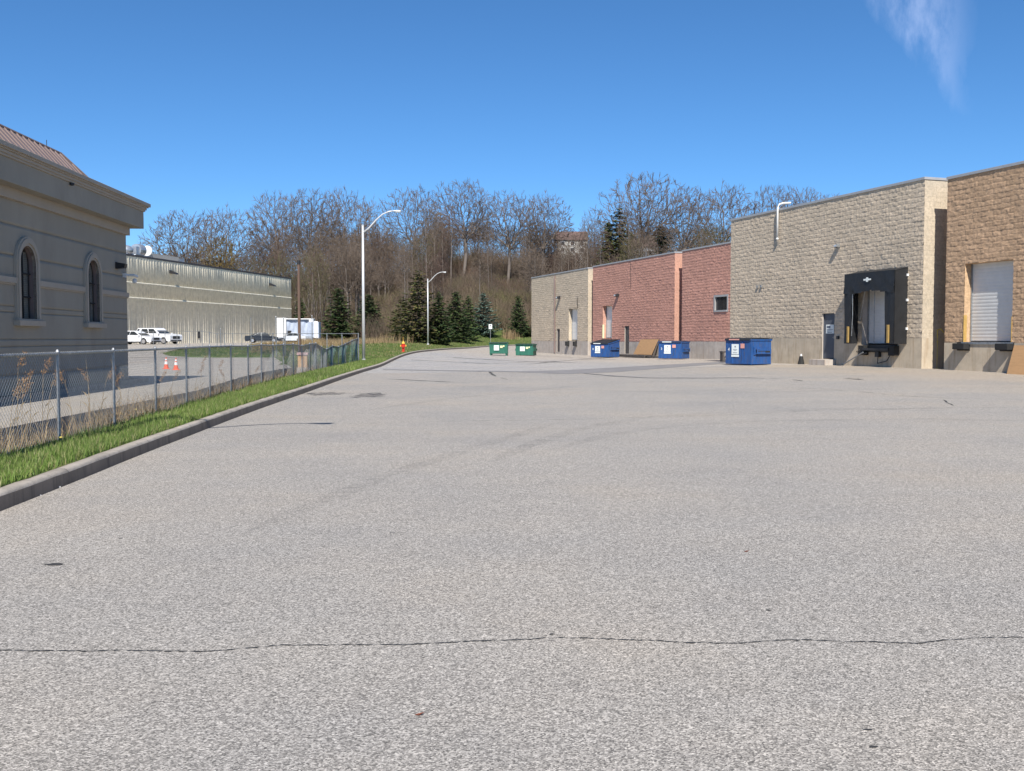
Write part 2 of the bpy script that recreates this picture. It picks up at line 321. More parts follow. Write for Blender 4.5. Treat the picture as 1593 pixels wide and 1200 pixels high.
K = dict(
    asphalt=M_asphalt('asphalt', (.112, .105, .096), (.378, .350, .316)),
    lane=M_asphalt('lane_asphalt', (.19, .17, .148), (.40, .365, .318), False),
    crack=M('crack_fill', (.035, .034, .034), .9, var=.3, scale=20),
    seal=M_alpha('sealed_trench', (.125, .122, .122), 1., 2.5, (1, 1, 1), .1, .3),
    rubber=M_alpha('tyre_mark', (.1, .1, .1), .2, 2.2, (.5, 3, 1), .42, .7),
    damp=M_alpha('old_patch', (.07, .07, .075), .8, 5., (.6, 1.6, 1), .47, .56),
    hair=M_alpha('hairline', (.07, .068, .065), .85, 1.2, (1, 1, 1), .32, .5),
    kerb=M('kerb_concrete', (.36, .32, .275), .92, var=.2, scale=3, bump=.6, bscale=70, dirt=(.11, .1, .09), dscale=3.5, damt=.55),
    concrete=M_wall('concrete', (.50, .42, .315), (.29, .20, .12), .6),
    concrete2=M_wall('concrete_pale', (.45, .40, .35), (.26, .17, .12), .5),
    tan=M_block('tan_block', (.54, .455, .355), .08), tans=M_block('tan_smooth_block', (.49, .425, .335), .06),
    brown=M_block('brown_block', (.48, .33, .215), .1), browns=M_block('brown_smooth_block', (.50, .35, .22), .06),
    red=M_block('red_block', (.51, .28, .225), .08), reds=M_block('red_smooth_block', (.50, .29, .225), .05),
    coping=M('coping_metal', (.42, .41, .40), .45, .3, var=.06), copingtan=M('coping_tan', (.45, .41, .36), .5, .2, var=.06),
    galv=M('galvanised_steel', (.33, .34, .345), .5, .75, var=.25, scale=14), wire=M('chain_link_wire', (.36, .38, .39), .5, .6, var=.2, scale=9),
    wiregreen=M('coated_wire', (.12, .2, .2), .5, .2, var=.3, scale=6),
    alu=M('lamp_pole_aluminium', (.62, .62, .61), .4, .35, var=.06, scale=2),
    white=M('white_paint', (.72, .72, .71), .5, var=.05), offwhite=M('offwhite_door', (.62, .62, .60), .5, var=.05),
    slate=M('slate_blue_door', (.075, .085, .105), .5, var=.12, scale=3), dgrey=M('dark_grey_door', (.06, .055, .055), .5, var=.1),
    black=M('black_vinyl', (.012, .013, .015), .55, var=.3, scale=3, bump=.4, bscale=5), rubberblk=M('black_rubber', (.015, .015, .015), .8),
    yellow=M('yellow_bumper', (.42, .27, .08), .6, var=.15, scale=9, dirt=(.2, .14, .05), dscale=8), ladder=M('faded_yellow_steel', (.7, .55, .12), .6, var=.2, scale=9),
    glass=M('dark_glass', (.02, .025, .03), .08, var=.3, scale=2), blue=M('blue_bin_paint', (.016, .075, .24), .5, var=.25, scale=2.5, dirt=(.10, .075, .06), dscale=4, damt=.75, stretch=(3, 3, .7)),
    green=M('green_bin_paint', (.02, .125, .085), .5, var=.2, scale=2.5, dirt=(.05, .1, .08), dscale=5, damt=.5, stretch=(3, 3, .7)),
    lid=M('black_plastic_lid', (.022, .024, .03), .5, var=.2, scale=3), lidblue=M('blue_plastic_lid', (.03, .045, .1), .5, var=.2, scale=3), lidgreen=M('green_plastic_lid', (.012, .045, .03), .5, var=.2),
    sticker=M('white_sticker', (.72, .76, .74), .5, var=.05), pink=M('faded_red_sticker', (.62, .3, .25), .6, var=.15, scale=30), cream=M('cream_sticker', (.66, .66, .38), .6, var=.1), ink=M('ink_grey', (.12, .14, .18), .6),
    ply=M('plywood', (.34, .2, .095), .8, var=.2, scale=3, stretch=(1, 1, 14), dirt=(.2, .11, .05), dscale=3, damt=.4), oldwood=M('weathered_wood', (.07, .06, .055), .9, var=.3, scale=6),
    stucco=M('grey_stucco', (.345, .31, .25), .95, var=.07, scale=.7, bump=.3, bscale=120, dirt=(.24, .21, .17), dscale=.8, damt=.4, stretch=(1, 1, .5)), stuccolt=M('stucco_trim', (.42, .365, .295), .95, var=.05, scale=2, bump=.2, bscale=120),
    copper=M('brown_metal_roof', (.215, .16, .145), .5, .15, var=.1, scale=2), darkmetal=M('dark_metal', (.03, .03, .033), .45, .3), blind=M('window_blind', (.8, .78, .66), .7, var=.15, scale=5),
    orange=M('cone_orange', (.72, .09, .02), .5, var=.08), reflect=M('cone_white_band', (.75, .75, .73), .4), hydred=M('hydrant_red', (.5, .03, .015), .4, var=.1), hydyel=M('hydrant_yellow', (.7, .42, .06), .4, var=.08),
    carwhite=M('white_car_paint', (.66, .67, .69), .22, var=.02), carblack=M('dark_car_paint', (.02, .025, .035), .2, var=.1), tyre=M('tyre', (.02, .02, .02), .85), rim=M('alloy_rim', (.5, .5, .52), .3, .7), lens=M('headlight_lens', (.55, .58, .62), .1, var=.1),
    tarp=M('grey_tarpaulin', (.33, .38, .47), .6, var=.15, scale=2, bump=.4, bscale=3), silver=M('rooftop_sheet_metal', (.42, .45, .49), .35, .6, var=.15),
    pole=M('creosoted_pole', (.12, .075, .055), .9, var=.25, scale=2, stretch=(6, 6, .6)), boxy=M('orange_cabinet', (.6, .36, .16), .6, var=.12, scale=6), boxtop=M('pink_cabinet_top', (.55, .36, .34), .6),
    houseW=M('pale_siding', (.42, .41, .38), .8, var=.06, scale=3), houseR=M('brown_shingles', (.13, .085, .075), .9, var=.2, scale=4), houseB=M('blue_grey_siding', (.25, .28, .33), .8, var=.08),
    earth=M('ditch_earth', (.085, .066, .048), .95, var=.4, scale=2.5, bump=.8, bscale=18, dirt=(.16, .125, .08), dscale=3, damt=.7),
    leafred=M('dead_leaf', (.2, .06, .03), .8), pebble=M('pale_pebble', (.5, .48, .45), .8),
)
# lawn and hill ground
def M_ground():
    m, t, b = newmat('turf_and_litter', .95); b.inputs['Specular IOR Level'].default_value = .1
    c = N(t, 'ShaderNodeTexCoord'); o = c.outputs['Object']; s = N(t, 'ShaderNodeSeparateXYZ'); t.links.new(o, s.inputs[0])
    n1 = N(t, 'ShaderNodeTexNoise', i_Scale=1.3, i_Detail=7., i_Roughness=.65); t.links.new(o, n1.inputs['Vector'])
    n2 = N(t, 'ShaderNodeTexNoise', i_Scale=.08, i_Detail=5., i_Roughness=.6); t.links.new(o, n2.inputs['Vector'])
    lawn = ramp(t, n1.outputs[0], [(.3, (.055, .088, .022)), (.5, (.085, .125, .032)), (.72, (.15, .155, .06))])
    wood = ramp(t, n1.outputs[0], [(.3, (.04, .03, .024)), (.55, (.08, .06, .046)), (.75, (.135, .10, .078))])
    wood = mixc(t, wood, ramp(t, n2.outputs[0], [(.42, (1, .93, .92)), (.68, (.82, .98, .66))]), 1., 'MULTIPLY')
    at = N(t, 'ShaderNodeAttribute', attribute_name='wood')
    t.links.new(mixc(t, lawn, wood, at.outputs['Fac']), b.inputs['Base Color'])
    bn = N(t, 'ShaderNodeBump', i_Strength=.7, i_Distance=.08); n3 = N(t, 'ShaderNodeTexNoise', i_Scale=9., i_Detail=5.); t.links.new(o, n3.inputs['Vector'])
    t.links.new(n3.outputs[0], bn.inputs['Height']); t.links.new(bn.outputs[0], b.inputs['Normal'])
    return m
K['ground'] = M_ground()

# ------------------------------------------------------------------ ground shape
def ss(a, b, v):
    t = np.clip((v - a) / (b - a), 0, 1); return t * t * (3 - 2 * t)
def gz(X, Y):
    X = np.asarray(X, float); Y = np.asarray(Y, float)
    return .35 * np.exp(-((X - 17) ** 2 / 196 + (Y - 45) ** 2 / 625)) + .35 * ss(50, 90, Y) * np.clip((6 - X) / 14, 0, 1) + .45 * ss(125, 170, Y)

KERB = [(-4.2, -14), (-4.45, 2), (-4.72, 9.1), (-4.84, 10.7), (-5.04, 13.05), (-5.29, 16.5), (-5.6, 21.1), (-6.0, 29), (-6.45, 37), (-6.88, 45.7), (-7.25, 55.7), (-7.75, 65), (-8.2, 79), (-8.0, 92),
        (-7.2, 109), (-5.6, 126), (-3.5, 141), (0.2, 153), (5.5, 161), (14, 166), (30, 169), (60, 170), (110, 170)]
def spline(P, step):
    P = np.array(P, float); d = np.r_[0, np.cumsum(np.linalg.norm(np.diff(P, axis=0), axis=1))]
    s = np.arange(0, d[-1], step); out = []
    m = np.gradient(P, d, axis=0)
    for v in s:
        i = min(np.searchsorted(d, v, 'right') - 1, len(P) - 2); h = d[i + 1] - d[i]; t = (v - d[i]) / h
        out.append((2*t**3-3*t**2+1)*P[i] + (t**3-2*t**2+t)*h*m[i] + (-2*t**3+3*t**2)*P[i+1] + (t**3-t**2)*h*m[i+1])
    return np.array(out)
KP = spline(KERB, 1.0)
KT = np.gradient(KP, axis=0); KT /= np.linalg.norm(KT, axis=1, keepdims=True)
KN = np.stack([-KT[:, 1], KT[:, 0]], 1)                 # points to the left, away from the lot
def kerbx(Y): return np.interp(Y, KP[:130, 1], KP[:130, 0])
LANE = [(-8.9, -14), (-8.98, 8), (-9.05, 17.5), (-9.4, 26), (-9.65, 30), (-11.2, 41), (-11.75, 47), (-11.95, 53.3), (-17.6, 73), (-62, 73), (-62, -14)]
def seg_dist(X, Y, P):
    D = np.full(np.shape(X), 1e9)
    for (a, b), (c, d) in zip(P[:-1], P[1:]):
        L = (c - a) ** 2 + (d - b) ** 2; t = np.clip(((X - a) * (c - a) + (Y - b) * (d - b)) / L, 0, 1)
        D = np.minimum(D, np.hypot(X - a - t * (c - a), Y - b - t * (d - b)))
    return D
def inside(X, Y, P):
    r = np.zeros(np.shape(X), bool)
    for (a, b), (c, d) in zip(P, P[1:] + P[:1]):
        k = ((b > Y) != (d > Y)); xx = (c - a) * (Y - b) / ((d - b) if d != b else 1e-9) + a; r ^= (k & (X < xx))
    return r
def lanez(X, Y): return .18 * ss(53, 73, np.asarray(Y, float))
def G(X, Y, d=None):
    """height of turf, ditch, bank and wooded slope left of and beyond the kerb; d = distance behind the kerb"""
    X = np.asarray(X, float); Y = np.asarray(Y, float)
    if d is None: d = seg_dist(X, Y, [tuple(p) for p in KP[::4]])
    z0 = gz(np.minimum(X, 20), np.minimum(Y, 175))
    turf = z0 + .165 + .03 * np.clip(d - .3, 0, 3) + .10 * np.clip(d - 2.0, 0, 22) * ss(60, 110, Y) * ss(-20, -12, X)
    ditch = -.45
    fd = ss(1.25, 2.6, d) * (1 - ss(50, 60, Y))
    z = turf * (1 - fd) + ditch * fd
    # bank and upper yard on the left
    up = ss(-9, -16, X) * ss(66, 76, Y); z = z * (1 - up) + (np.interp(Y, [60, 73, 82, 100, 168], [.1, .26, .66, .86, .92])) * up; z = np.where((X < np.interp(Y, [73, 74.5, 77, 80, 82, 100], [-23.0, -25.6, -27.0, -27.4, -27.4, -25.5]) - .5 + .4 * np.sin(Y * 2)) & (Y > 73), z - .3, z)
    mound = ss(66, 84, Y) * (1 - ss(98, 116, Y)) * ss(-9.5, -13.5, X) * ss(-.275, -.245, X / np.maximum(Y, 1)); z = z + .22 * mound
    dl = seg_dist(X, Y, LANE[:-2]); ins = inside(X, Y, LANE)
    z = np.where(ins, -.5, z); rim = (~ins) & (Y > 55) & (dl < 6) ; z = np.where(rim, np.minimum(z, .25 + dl * .16), z)
    # escarpment
    yf = 150 + 30 * ss(-12, -40, X) + 22 * ss(-14, 0, X)
    v = Y - yf
    hill = np.interp(v, [-5, 0, 15, 40, 90, 130, 180, 260, 900], [0, .3, 2.2, 5.6, 12.5, 20.5, 24.5, 27, 30])
    hill = hill * (1 - .35 * ss(-30, -110, X))
    z = z + hill + .5 * np.sin(X * .11) * np.sin(Y * .07 + 1) * ss(10, 60, v)
    return z
def Gs(x, y): return float(G(np.array([x]), np.array([y]))[0])
def wood_at(X, Y):
    yf = 150 + 30 * ss(-12, -40, X) + 22 * ss(-14, 0, X)
    return ss(-1, 6, Y - yf + 2 * np.sin(X * .5))

# asphalt lot
ys = np.r_[np.arange(-14, 62, .75), np.arange(62, 186, 1.25)]; us = np.r_[np.linspace(0, 1, 150) ** 1.7]
Yg, U = np.meshgrid(ys, us, indexing='ij'); XL = np.where(Yg < 128, kerbx(Yg) - .06, -8.2 + 0 * Yg); XL = np.where(Yg < 128, XL, np.maximum(kerbx(np.minimum(Yg, 128)) - .06, -8.2))
Xg = XL + U * (150 - XL)
Vg = np.stack([Xg, Yg, gz(Xg, Yg)], -1).reshape(-1, 3); nu = len(us)
ii = (np.arange(len(ys) - 1)[:, None] * nu + np.arange(nu - 1)[None]).reshape(-1)
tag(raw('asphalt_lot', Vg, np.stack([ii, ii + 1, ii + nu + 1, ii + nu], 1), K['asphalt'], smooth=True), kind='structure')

# kerb: swept profile
prof = [(0, -.12), (.012, .13), (.028, .158), (.05, .166), (.15, .168), (.165, .05)]
sel = spline(KERB, .35); tt = np.gradient(sel, axis=0); tt /= np.linalg.norm(tt, axis=1, keepdims=True); nn = np.stack([-tt[:, 1], tt[:, 0]], 1)
wob = np.cumsum(rng.normal(0, .002, len(sel))); wob -= np.linspace(0, wob[-1], len(sel)); wob = np.clip(wob, -.02, .02)
kv = []
for (o, h) in prof:
    p = sel + nn * (o + wob * .3)[:, None]
    jit = rng.normal(0, .0025, len(sel)) if h > .1 else 0
    kv.append(np.stack([p[:, 0], p[:, 1], gz(sel[:, 0], sel[:, 1]) + h + jit], 1))
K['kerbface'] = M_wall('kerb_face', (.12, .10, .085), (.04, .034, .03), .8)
kv = np.stack(kv, 1); n_ = len(prof); ii = (np.arange(len(sel) - 1)[:, None] * n_ + np.arange(n_ - 1)[None]).reshape(-1)
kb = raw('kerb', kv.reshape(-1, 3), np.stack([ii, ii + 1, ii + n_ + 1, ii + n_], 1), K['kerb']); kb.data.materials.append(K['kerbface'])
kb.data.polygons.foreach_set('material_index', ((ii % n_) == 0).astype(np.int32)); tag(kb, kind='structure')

J = []; JF = []
for k in range(8, len(sel) - 1, 9):
    for e_ in (-.005, .005):
        for (o_, h_) in ((-.002, .0), (-.001, .13), (.028, .161), (.05, .1695), (.15, .1715)):
            p = sel[k] + nn[k] * (o_ + wob[k] * .3) + tt[k] * e_; J.append((p[0], p[1], float(gz(*sel[k])) + h_ + .0015))
    b_ = len(J) - 10; JF += [(b_ + i, b_ + i + 1, b_ + 5 + i + 1, b_ + 5 + i) for i in range(4)]
tag(raw('kerb_joints', J, JF, K['oldwood']), kind='structure')

# turf / terrain: rows along the kerb, columns outward
offs = np.r_[.155, .3, .6, .9, 1.2, 1.6, 2.1, 2.6, 3.2, 3.8, 4.4, 5, 6, 7, 8, 9.5, 11, 13, 15, 17, 19, 21, 24, 27, 30, 34, 38, 42, 47, 52, 58, 64, 70, 78, 86, 94, 102, 112, 122, 134, 148, 165, 190, 230, 290, 380, 520, 800]
rows = []
NK = KN.copy(); NK[:, 0] -= .0; NK /= np.linalg.norm(NK, axis=1, keepdims=True)
for _ in range(12): NK[1:-1] = (NK[:-2] + NK[1:-1] + NK[2:]) / 3
NK /= np.linalg.norm(NK, axis=1, keepdims=True)
PX = KP[:, None, 0] + NK[:, None, 0] * offs[None]; PY = KP[:, None, 1] + NK[:, None, 1] * offs[None]
D = np.broadcast_to(offs[None], PX.shape)
PZ = G(PX, PY, D) + rng.normal(0, .012, PX.shape) * (D > .4)
Vt = np.stack([PX, PY, PZ], -1).reshape(-1, 3); n_ = len(offs); ii = (np.arange(len(KP) - 1)[:, None] * n_ + np.arange(n_ - 1)[None]).reshape(-1)
terr = raw('ground', Vt, np.stack([ii, ii + 1, ii + n_ + 1, ii + n_], 1), K['ground'], smooth=True)
at = terr.data.attributes.new('wood', 'FLOAT', 'POINT')
ditchw = ss(1.05, 1.4, D) * (1 - ss(52, 62, PY)) * (PX > -14)
at.data.foreach_set('value', np.clip(np.maximum(wood_at(PX, PY), ditchw * .95), 0, 1).astype(np.float32).ravel())
tag(terr, kind='structure')
# wide ground under everything, out to the horizon
tag(raw('land', [(-1500, -600, -.9), (1500, -600, -.9), (1500, 2500, -.9), (-1500, 2500, -.9)], [(0, 1, 2, 3)], K['earth']), kind='structure')

# lane beside the office building, with its low retaining edge
lv = [(x, y, float(lanez(x, y))) for x, y in LANE]
mb = MB()
strip = [LANE[i] for i in range(0, 9)]
for (a, b), (c, d) in zip(strip[:-1], strip[1:]):
    k = max(1, int(math.hypot(c - a, d - b) / 3))
    for j in range(k):
        p = (a + (c - a) * j / k, b + (d - b) * j / k); q = (a + (c - a) * (j + 1) / k, b + (d - b) * (j + 1) / k)
        mb.quad((p[0], p[1], float(lanez(*p))), (q[0], q[1], float(lanez(*q))), (-62, q[1], float(lanez(*q))), (-62, p[1], float(lanez(*p))))
tag(mb.build('lane', K['lane']), kind='structure')
mb = MB()
for (a, b), (c, d) in zip(strip[:-1], strip[1:]):
    t_ = Vector((c - a, d - b)).normalized(); n2 = Vector((t_.y, -t_.x)) * .16
    z0, z1 = float(lanez(a, b)), float(lanez(c, d))
    mb.hexa([(a, b, -.8), (a + n2.x, b + n2.y, -.8), (c + n2.x, d + n2.y, -.8), (c, d, -.8), (a, b, z0 + .03), (a + n2.x, b + n2.y, z0 + .03), (c + n2.x, d + n2.y, z1 + .03), (c, d, z1 + .03)])
tag(mb.build('retaining_edge', K['kerb']), kind='structure')
# planting bed edge along the office wall
bed = [(-12.35, 10), (-12.5, 24.1), (-13.1, 29.2), (-13.45, 34.1), (-13.55, 36.6)]
mb = MB()
for (a, b), (c, d) in zip(bed[:-1], bed[1:]):
    mb.hexa([(a, b, -.1), (a + .15, b, -.1), (c + .15, d, -.1), (c, d, -.1), (a, b, .15), (a + .15, b, .15), (c + .15, d, .15), (c, d, .15)])
mb.box(-14.5, -13.42, 36.6, 36.75, -.1, .15)
tag(mb.build('bed_kerb', K['kerb']), kind='structure')
tag(MB().poly([(x, y, .11) for x, y in bed] + [(-14.6, 36.6, .11), (-14.6, 10, .11)]).build('planting_bed', K['earth']), kind='structure')
# upper yard in front of the warehouse
mb = MB()
for y0, y1, z0, z1 in ((73, 74.5, .19, .275), (74.5, 77, .275, .417), (77, 80, .417, .587), (80, 82, .587, .7), (82, 100, .7, .93), (100, 168, .93, 1.0)):
    for k in range(12):
        def xr(y): return float(np.interp(y, [73, 74.5, 77, 80, 82, 100], [-23.0, -25.6, -27.0, -27.4, -27.4, -25.5]))
        xa = lambda y, j: -78 + (xr(y) + 78) * j / 12
        mb.quad((xa(y0, k), y0, z0), (xa(y0, k + 1), y0, z0), (xa(y1, k + 1), y1, z1), (xa(y1, k), y1, z1))
tag(mb.build('upper_yard', K['lane']), kind='structure')

# ------------------------------------------------------------------ marks on the asphalt
def spot(px, py):
    """the point of the lot seen at a pixel of the photograph"""
    a, b = (px - 796.5) / F, (600 - py) / F
    d = (a, math.cos(PITCH) + b * math.sin(PITCH), -math.sin(PITCH) + b * math.cos(PITCH)); t = 1.
    for _ in range(50): t = (float(gz(d[0] * t, d[1] * t)) - EYE) / d[2]
    return np.array([d[0] * t, d[1] * t])
def ribbon(name, pts, w, mat, jit=0., wj=.2, step=.15, h=.004, world=False, taper=True):
    P = np.array(pts if world else [spot(*p) for p in pts]); d = np.r_[0, np.cumsum(np.linalg.norm(np.diff(P, axis=0), axis=1))]
    s = np.linspace(0, d[-1], max(3, int(d[-1] / step))); c = np.stack([np.interp(s, d, P[:, 0]), np.interp(s, d, P[:, 1])], 1)
    if jit:
        r = np.cumsum(rng.normal(0, jit, len(s))); r -= np.linspace(0, r[-1], len(s)); c[:, 1] += r + rng.normal(0, jit * .6, len(s))
    t_ = np.gradient(c, axis=0); t_ /= np.linalg.norm(t_, axis=1, keepdims=True) + 1e-9; n = np.stack([-t_[:, 1], t_[:, 0]], 1)
    ww = w * (1 + wj * rng.normal(0, 1, len(s))).clip(.25, 2)
    if taper: ww = ww * np.minimum(1, np.minimum(np.arange(len(s)), np.arange(len(s))[::-1]) / 4 + .1)
    A = c + n * ww[:, None] / 2; B = c - n * ww[:, None] / 2
    V = np.stack([np.c_[A, gz(A[:, 0], A[:, 1]) + h], np.c_[B, gz(B[:, 0], B[:, 1]) + h]], 1).reshape(-1, 3)
    i = np.arange(len(s) - 1) * 2
    return tag(raw(name, V, np.stack([i, i + 1, i + 3, i + 2], 1), mat), kind='structure')
ribbon('pavement_crack', [(-60, 1014), (0, 1014), (110, 1015), (250, 1018), (340, 1018), (430, 1008), (540, 1006), (650, 1005), (760, 1001), (860, 998), (1010, 998), (1140, 1003), (1230, 999), (1330, 1001), (1420, 1003), (1530, 995), (1660, 994)], .0085, K['crack'], .0034, .6, .018)
ribbon('pavement_crack', [(533, 660), (640, 657), (760, 655), (900, 653), (1000, 650), (1090, 648), (1180, 644), (1300, 638), (1420, 636), (1593, 634)], .02, K['hair'], .006, .5, .08)
ribbon('pavement_crack', [(1205, 602), (1290, 606), (1340, 610), (1400, 616), (1480, 620), (1600, 622)], .03, K['hair'], .01, .5, .15)
ribbon('pavement_crack', [(1468, 622), (1476, 628), (1486, 632)], .03, K['crack'], .03, .5, .1)
ribbon('pavement_crack', [(1000, 588), (1060, 589), (1150, 588), (1230, 590)], .07, K['hair'], .02, .4, .2)
ribbon('sealed_seam', [(596, 575.5), (700, 577), (780, 578), (815, 578.5)], .42, K['seal'], .01, .06, .3, .004)
up_ = np.array([(596, 574.6), (700, 576.4), (806, 577.8), (880, 576.2), (960, 571.8), (1040, 567.4), (1130, 562.8)]); lo_ = np.array([(596, 576), (700, 577.8), (806, 579.6), (880, 582.3), (960, 579.0), (1040, 572.6), (1130, 566)])
xx_ = np.linspace(596, 1130, 130); A_ = np.array([spot(x, np.interp(x, up_[:, 0], up_[:, 1]) + rng.normal(0, .04)) for x in xx_]); B_ = np.array([spot(x, np.interp(x, lo_[:, 0], lo_[:, 1]) + rng.normal(0, .05)) for x in xx_])
nr = 14; tt_ = np.linspace(0, 1, nr)[None, :, None]; PP = A_[:, None] * (1 - tt_) + B_[:, None] * tt_; K['patch'] = M('patched_asphalt', (.19, .181, .178), .9, var=.14, scale=1.5)
i_ = (np.arange(len(xx_) - 1)[:, None] * nr + np.arange(nr - 1)[None]).reshape(-1)
tag(raw('patched_band', np.concatenate([PP, gz(PP[..., 0], PP[..., 1])[..., None] + .006], -1).reshape(-1, 3), np.stack([i_, i_ + nr, i_ + nr + 1, i_ + 1], 1), K['patch']), kind='structure')
ribbon('sealed_seam', [(905, 581), (950, 585), (1010, 588.5), (1100, 588.5), (1180, 588)], .3, K['seal'], .02, .2, .3, .006)
for pts, w in (([(760, 577), (766, 583), (772, 586)], .12), ([(778, 588), (790, 591)], .15), ([(600, 590), (640, 592), (700, 595), (730, 596)], .2), ([(810, 552), (900, 557), (960, 560)], .3),
               ([(640, 560), (760, 566), (880, 562)], .3), ([(700, 556), (800, 562), (905, 565)], .35), ([(820, 567), (900, 560), (960, 556)], .25)):
    ribbon('old_tar_line', pts, w, K['hair'], .03, .4, .3, .0045)
for pts, w in (([(760, 720), (830, 690), (900, 668), (1000, 650), (1130, 642), (1300, 636), (1500, 640)], .28), ([(860, 700), (950, 676), (1060, 662), (1200, 655), (1420, 652), (1600, 655)], .26),
               ([(380, 830), (600, 740), (760, 690), (860, 660)], .25),
               ([(700, 600), (860, 606), (1100, 612), (1400, 606)], .3), ([(560, 640), (700, 620), (900, 600), (1060, 592)], .28)):
    ribbon('tyre_mark', pts, w, K['rubber'], 0, .1, .3, .003)
def blot(name, px, py, w, d, mat, n=14, h=.004, seed=1):
    c = spot(px, py); r = random.Random(seed); P = []
    for k in range(n):
        t_ = 2 * math.pi * k / n; f = r.uniform(.55, 1.1); P.append((c[0] + w / 2 * f * math.cos(t_), c[1] + d / 2 * f * math.sin(t_)))
    return tag(MB().poly([(x, y, float(gz(x, y)) + h) for x, y in P]).build(name, mat), kind='structure')
blot('asphalt_patch', 84, 878.5, .17, .08, K['crack'], seed=3)
blot('asphalt_patch', 577, 615, 1.2, 2.6, K['damp'], 26, .0045, seed=4)
blot('asphalt_patch', 505, 613, 1.6, 1.8, K['damp'], 26, .0045, seed=8)
blot('asphalt_patch', 858, 987.5, .03, .02, K['crack'], seed=5)
for i, (px, py, w_, d_) in enumerate([(1330, 590, .5, 1.6), (1240, 592, .3, 1.1), (610, 830, .07, .08), (1020, 905, .05, .06)]): blot('oil_stain', px, py, w_, d_, K['damp'], 16, .0042, seed=60 + i)
for i, (px, py) in enumerate([(187, 838), (1195, 950), (1349, 1136), (1358, 1163)]): blot('grit_speck', px, py, .045, .02, K['crack'], 7, .004, seed=20 + i)
for i, (px, py, lab) in enumerate([(652, 1113, 'tiny red brown dead leaf lying on the asphalt near the bottom of the picture'), (1161, 859, 'small curled rusty dead leaf lying on open asphalt right of the middle')]):
    c = spot(px, py); z = float(gz(*c)); mb = MB()
    mb.add([(c[0] - .02, c[1], z + .004), (c[0], c[1] - .009, z + .006), (c[0] + .024, c[1] + .003, z + .014), (c[0], c[1] + .01, z + .005)], [(0, 1, 2, 3)])
    mb.add([(c[0] - .02, c[1], z + .002), (c[0], c[1] - .009, z + .003), (c[0] + .024, c[1] + .003, z + .012), (c[0], c[1] + .01, z + .003)], [(3, 2, 1, 0)])
    tag(mb.build('dead_leaf', K['leafred']), lab, 'leaf')
for i, (px, py, s) in enumerate([(91, 759, .05), (62, 771, .03)]):
    c = spot(px, py); mb = MB().lathe([(s * .3, 0), (s * .55, s * .15), (s * .45, s * .4), (s * .1, s * .5)], (c[0], c[1], 0), 7)
    tag(mb.build('pebble', K['pebble']), ['larger pale stone chip lying at the foot of the kerb', 'smaller pale stone chip left of the larger one by the kerb'][i], 'stone')

# ------------------------------------------------------------------ block buildings on the right
def grid_h(name, xs, zs, H, hole, mat, parent, side='front', at0=0.):
    """relief wall: H gives how far each point stands proud; hole(x,z) cells are left out"""
    X, Z = np.meshgrid(xs, zs, indexing='ij'); h = H(X, Z)
    if side == 'front': V = np.stack([X, at0 - h, Z], -1)
    else: V = np.stack([at0 + h, X, Z], -1)
    nz_ = len(zs); i, j = np.meshgrid(np.arange(len(xs) - 1), np.arange(nz_ - 1), indexing='ij')
    cx = (X[:-1, :-1] + X[1:, 1:]) / 2; cz = (Z[:-1, :-1] + Z[1:, 1:]) / 2
    keep = ~hole(cx, cz) if hole else np.ones(cx.shape, bool)
    a = (i * nz_ + j)[keep]
    return raw(name, V.reshape(-1, 3), np.stack([a, a + nz_, a + nz_ + 1, a + 1], 1), mat, parent)

def split_face(z0, amp, seed):
    R = np.random.default_rng(seed).uniform(-1, 1, (400, 400, 3)); r2 = np.random.default_rng(seed + 1); R3 = r2.uniform(-1, 1, (700, 700))
    def H(X, Z):
        k = np.floor((Z - z0) / .2 + 1e-6).astype(int); x2 = X + (k % 2) * .2; c = np.floor(x2 / .4 + 1e-6).astype(int)
        fx = x2 / .4 - c; fz = (Z - z0) / .2 - k; r = R[k % 400, c % 400]
        j = np.minimum(np.minimum(fx, 1 - fx) * .4, np.minimum(fz, 1 - fz) * .2)
        h = .018 + .006 * r[..., 0] + .020 * r[..., 1] * (fx - .5) + .018 * r[..., 2] * (fz - .5) + .009 * R3[np.floor(X / .105 + k * .5).astype(int) % 700, np.floor(Z / .068).astype(int) % 700] + r2.normal(0, .009, X.shape)
        h = h * amp * np.clip(.25 + j / .03, 0, 1)
        return h
    return H

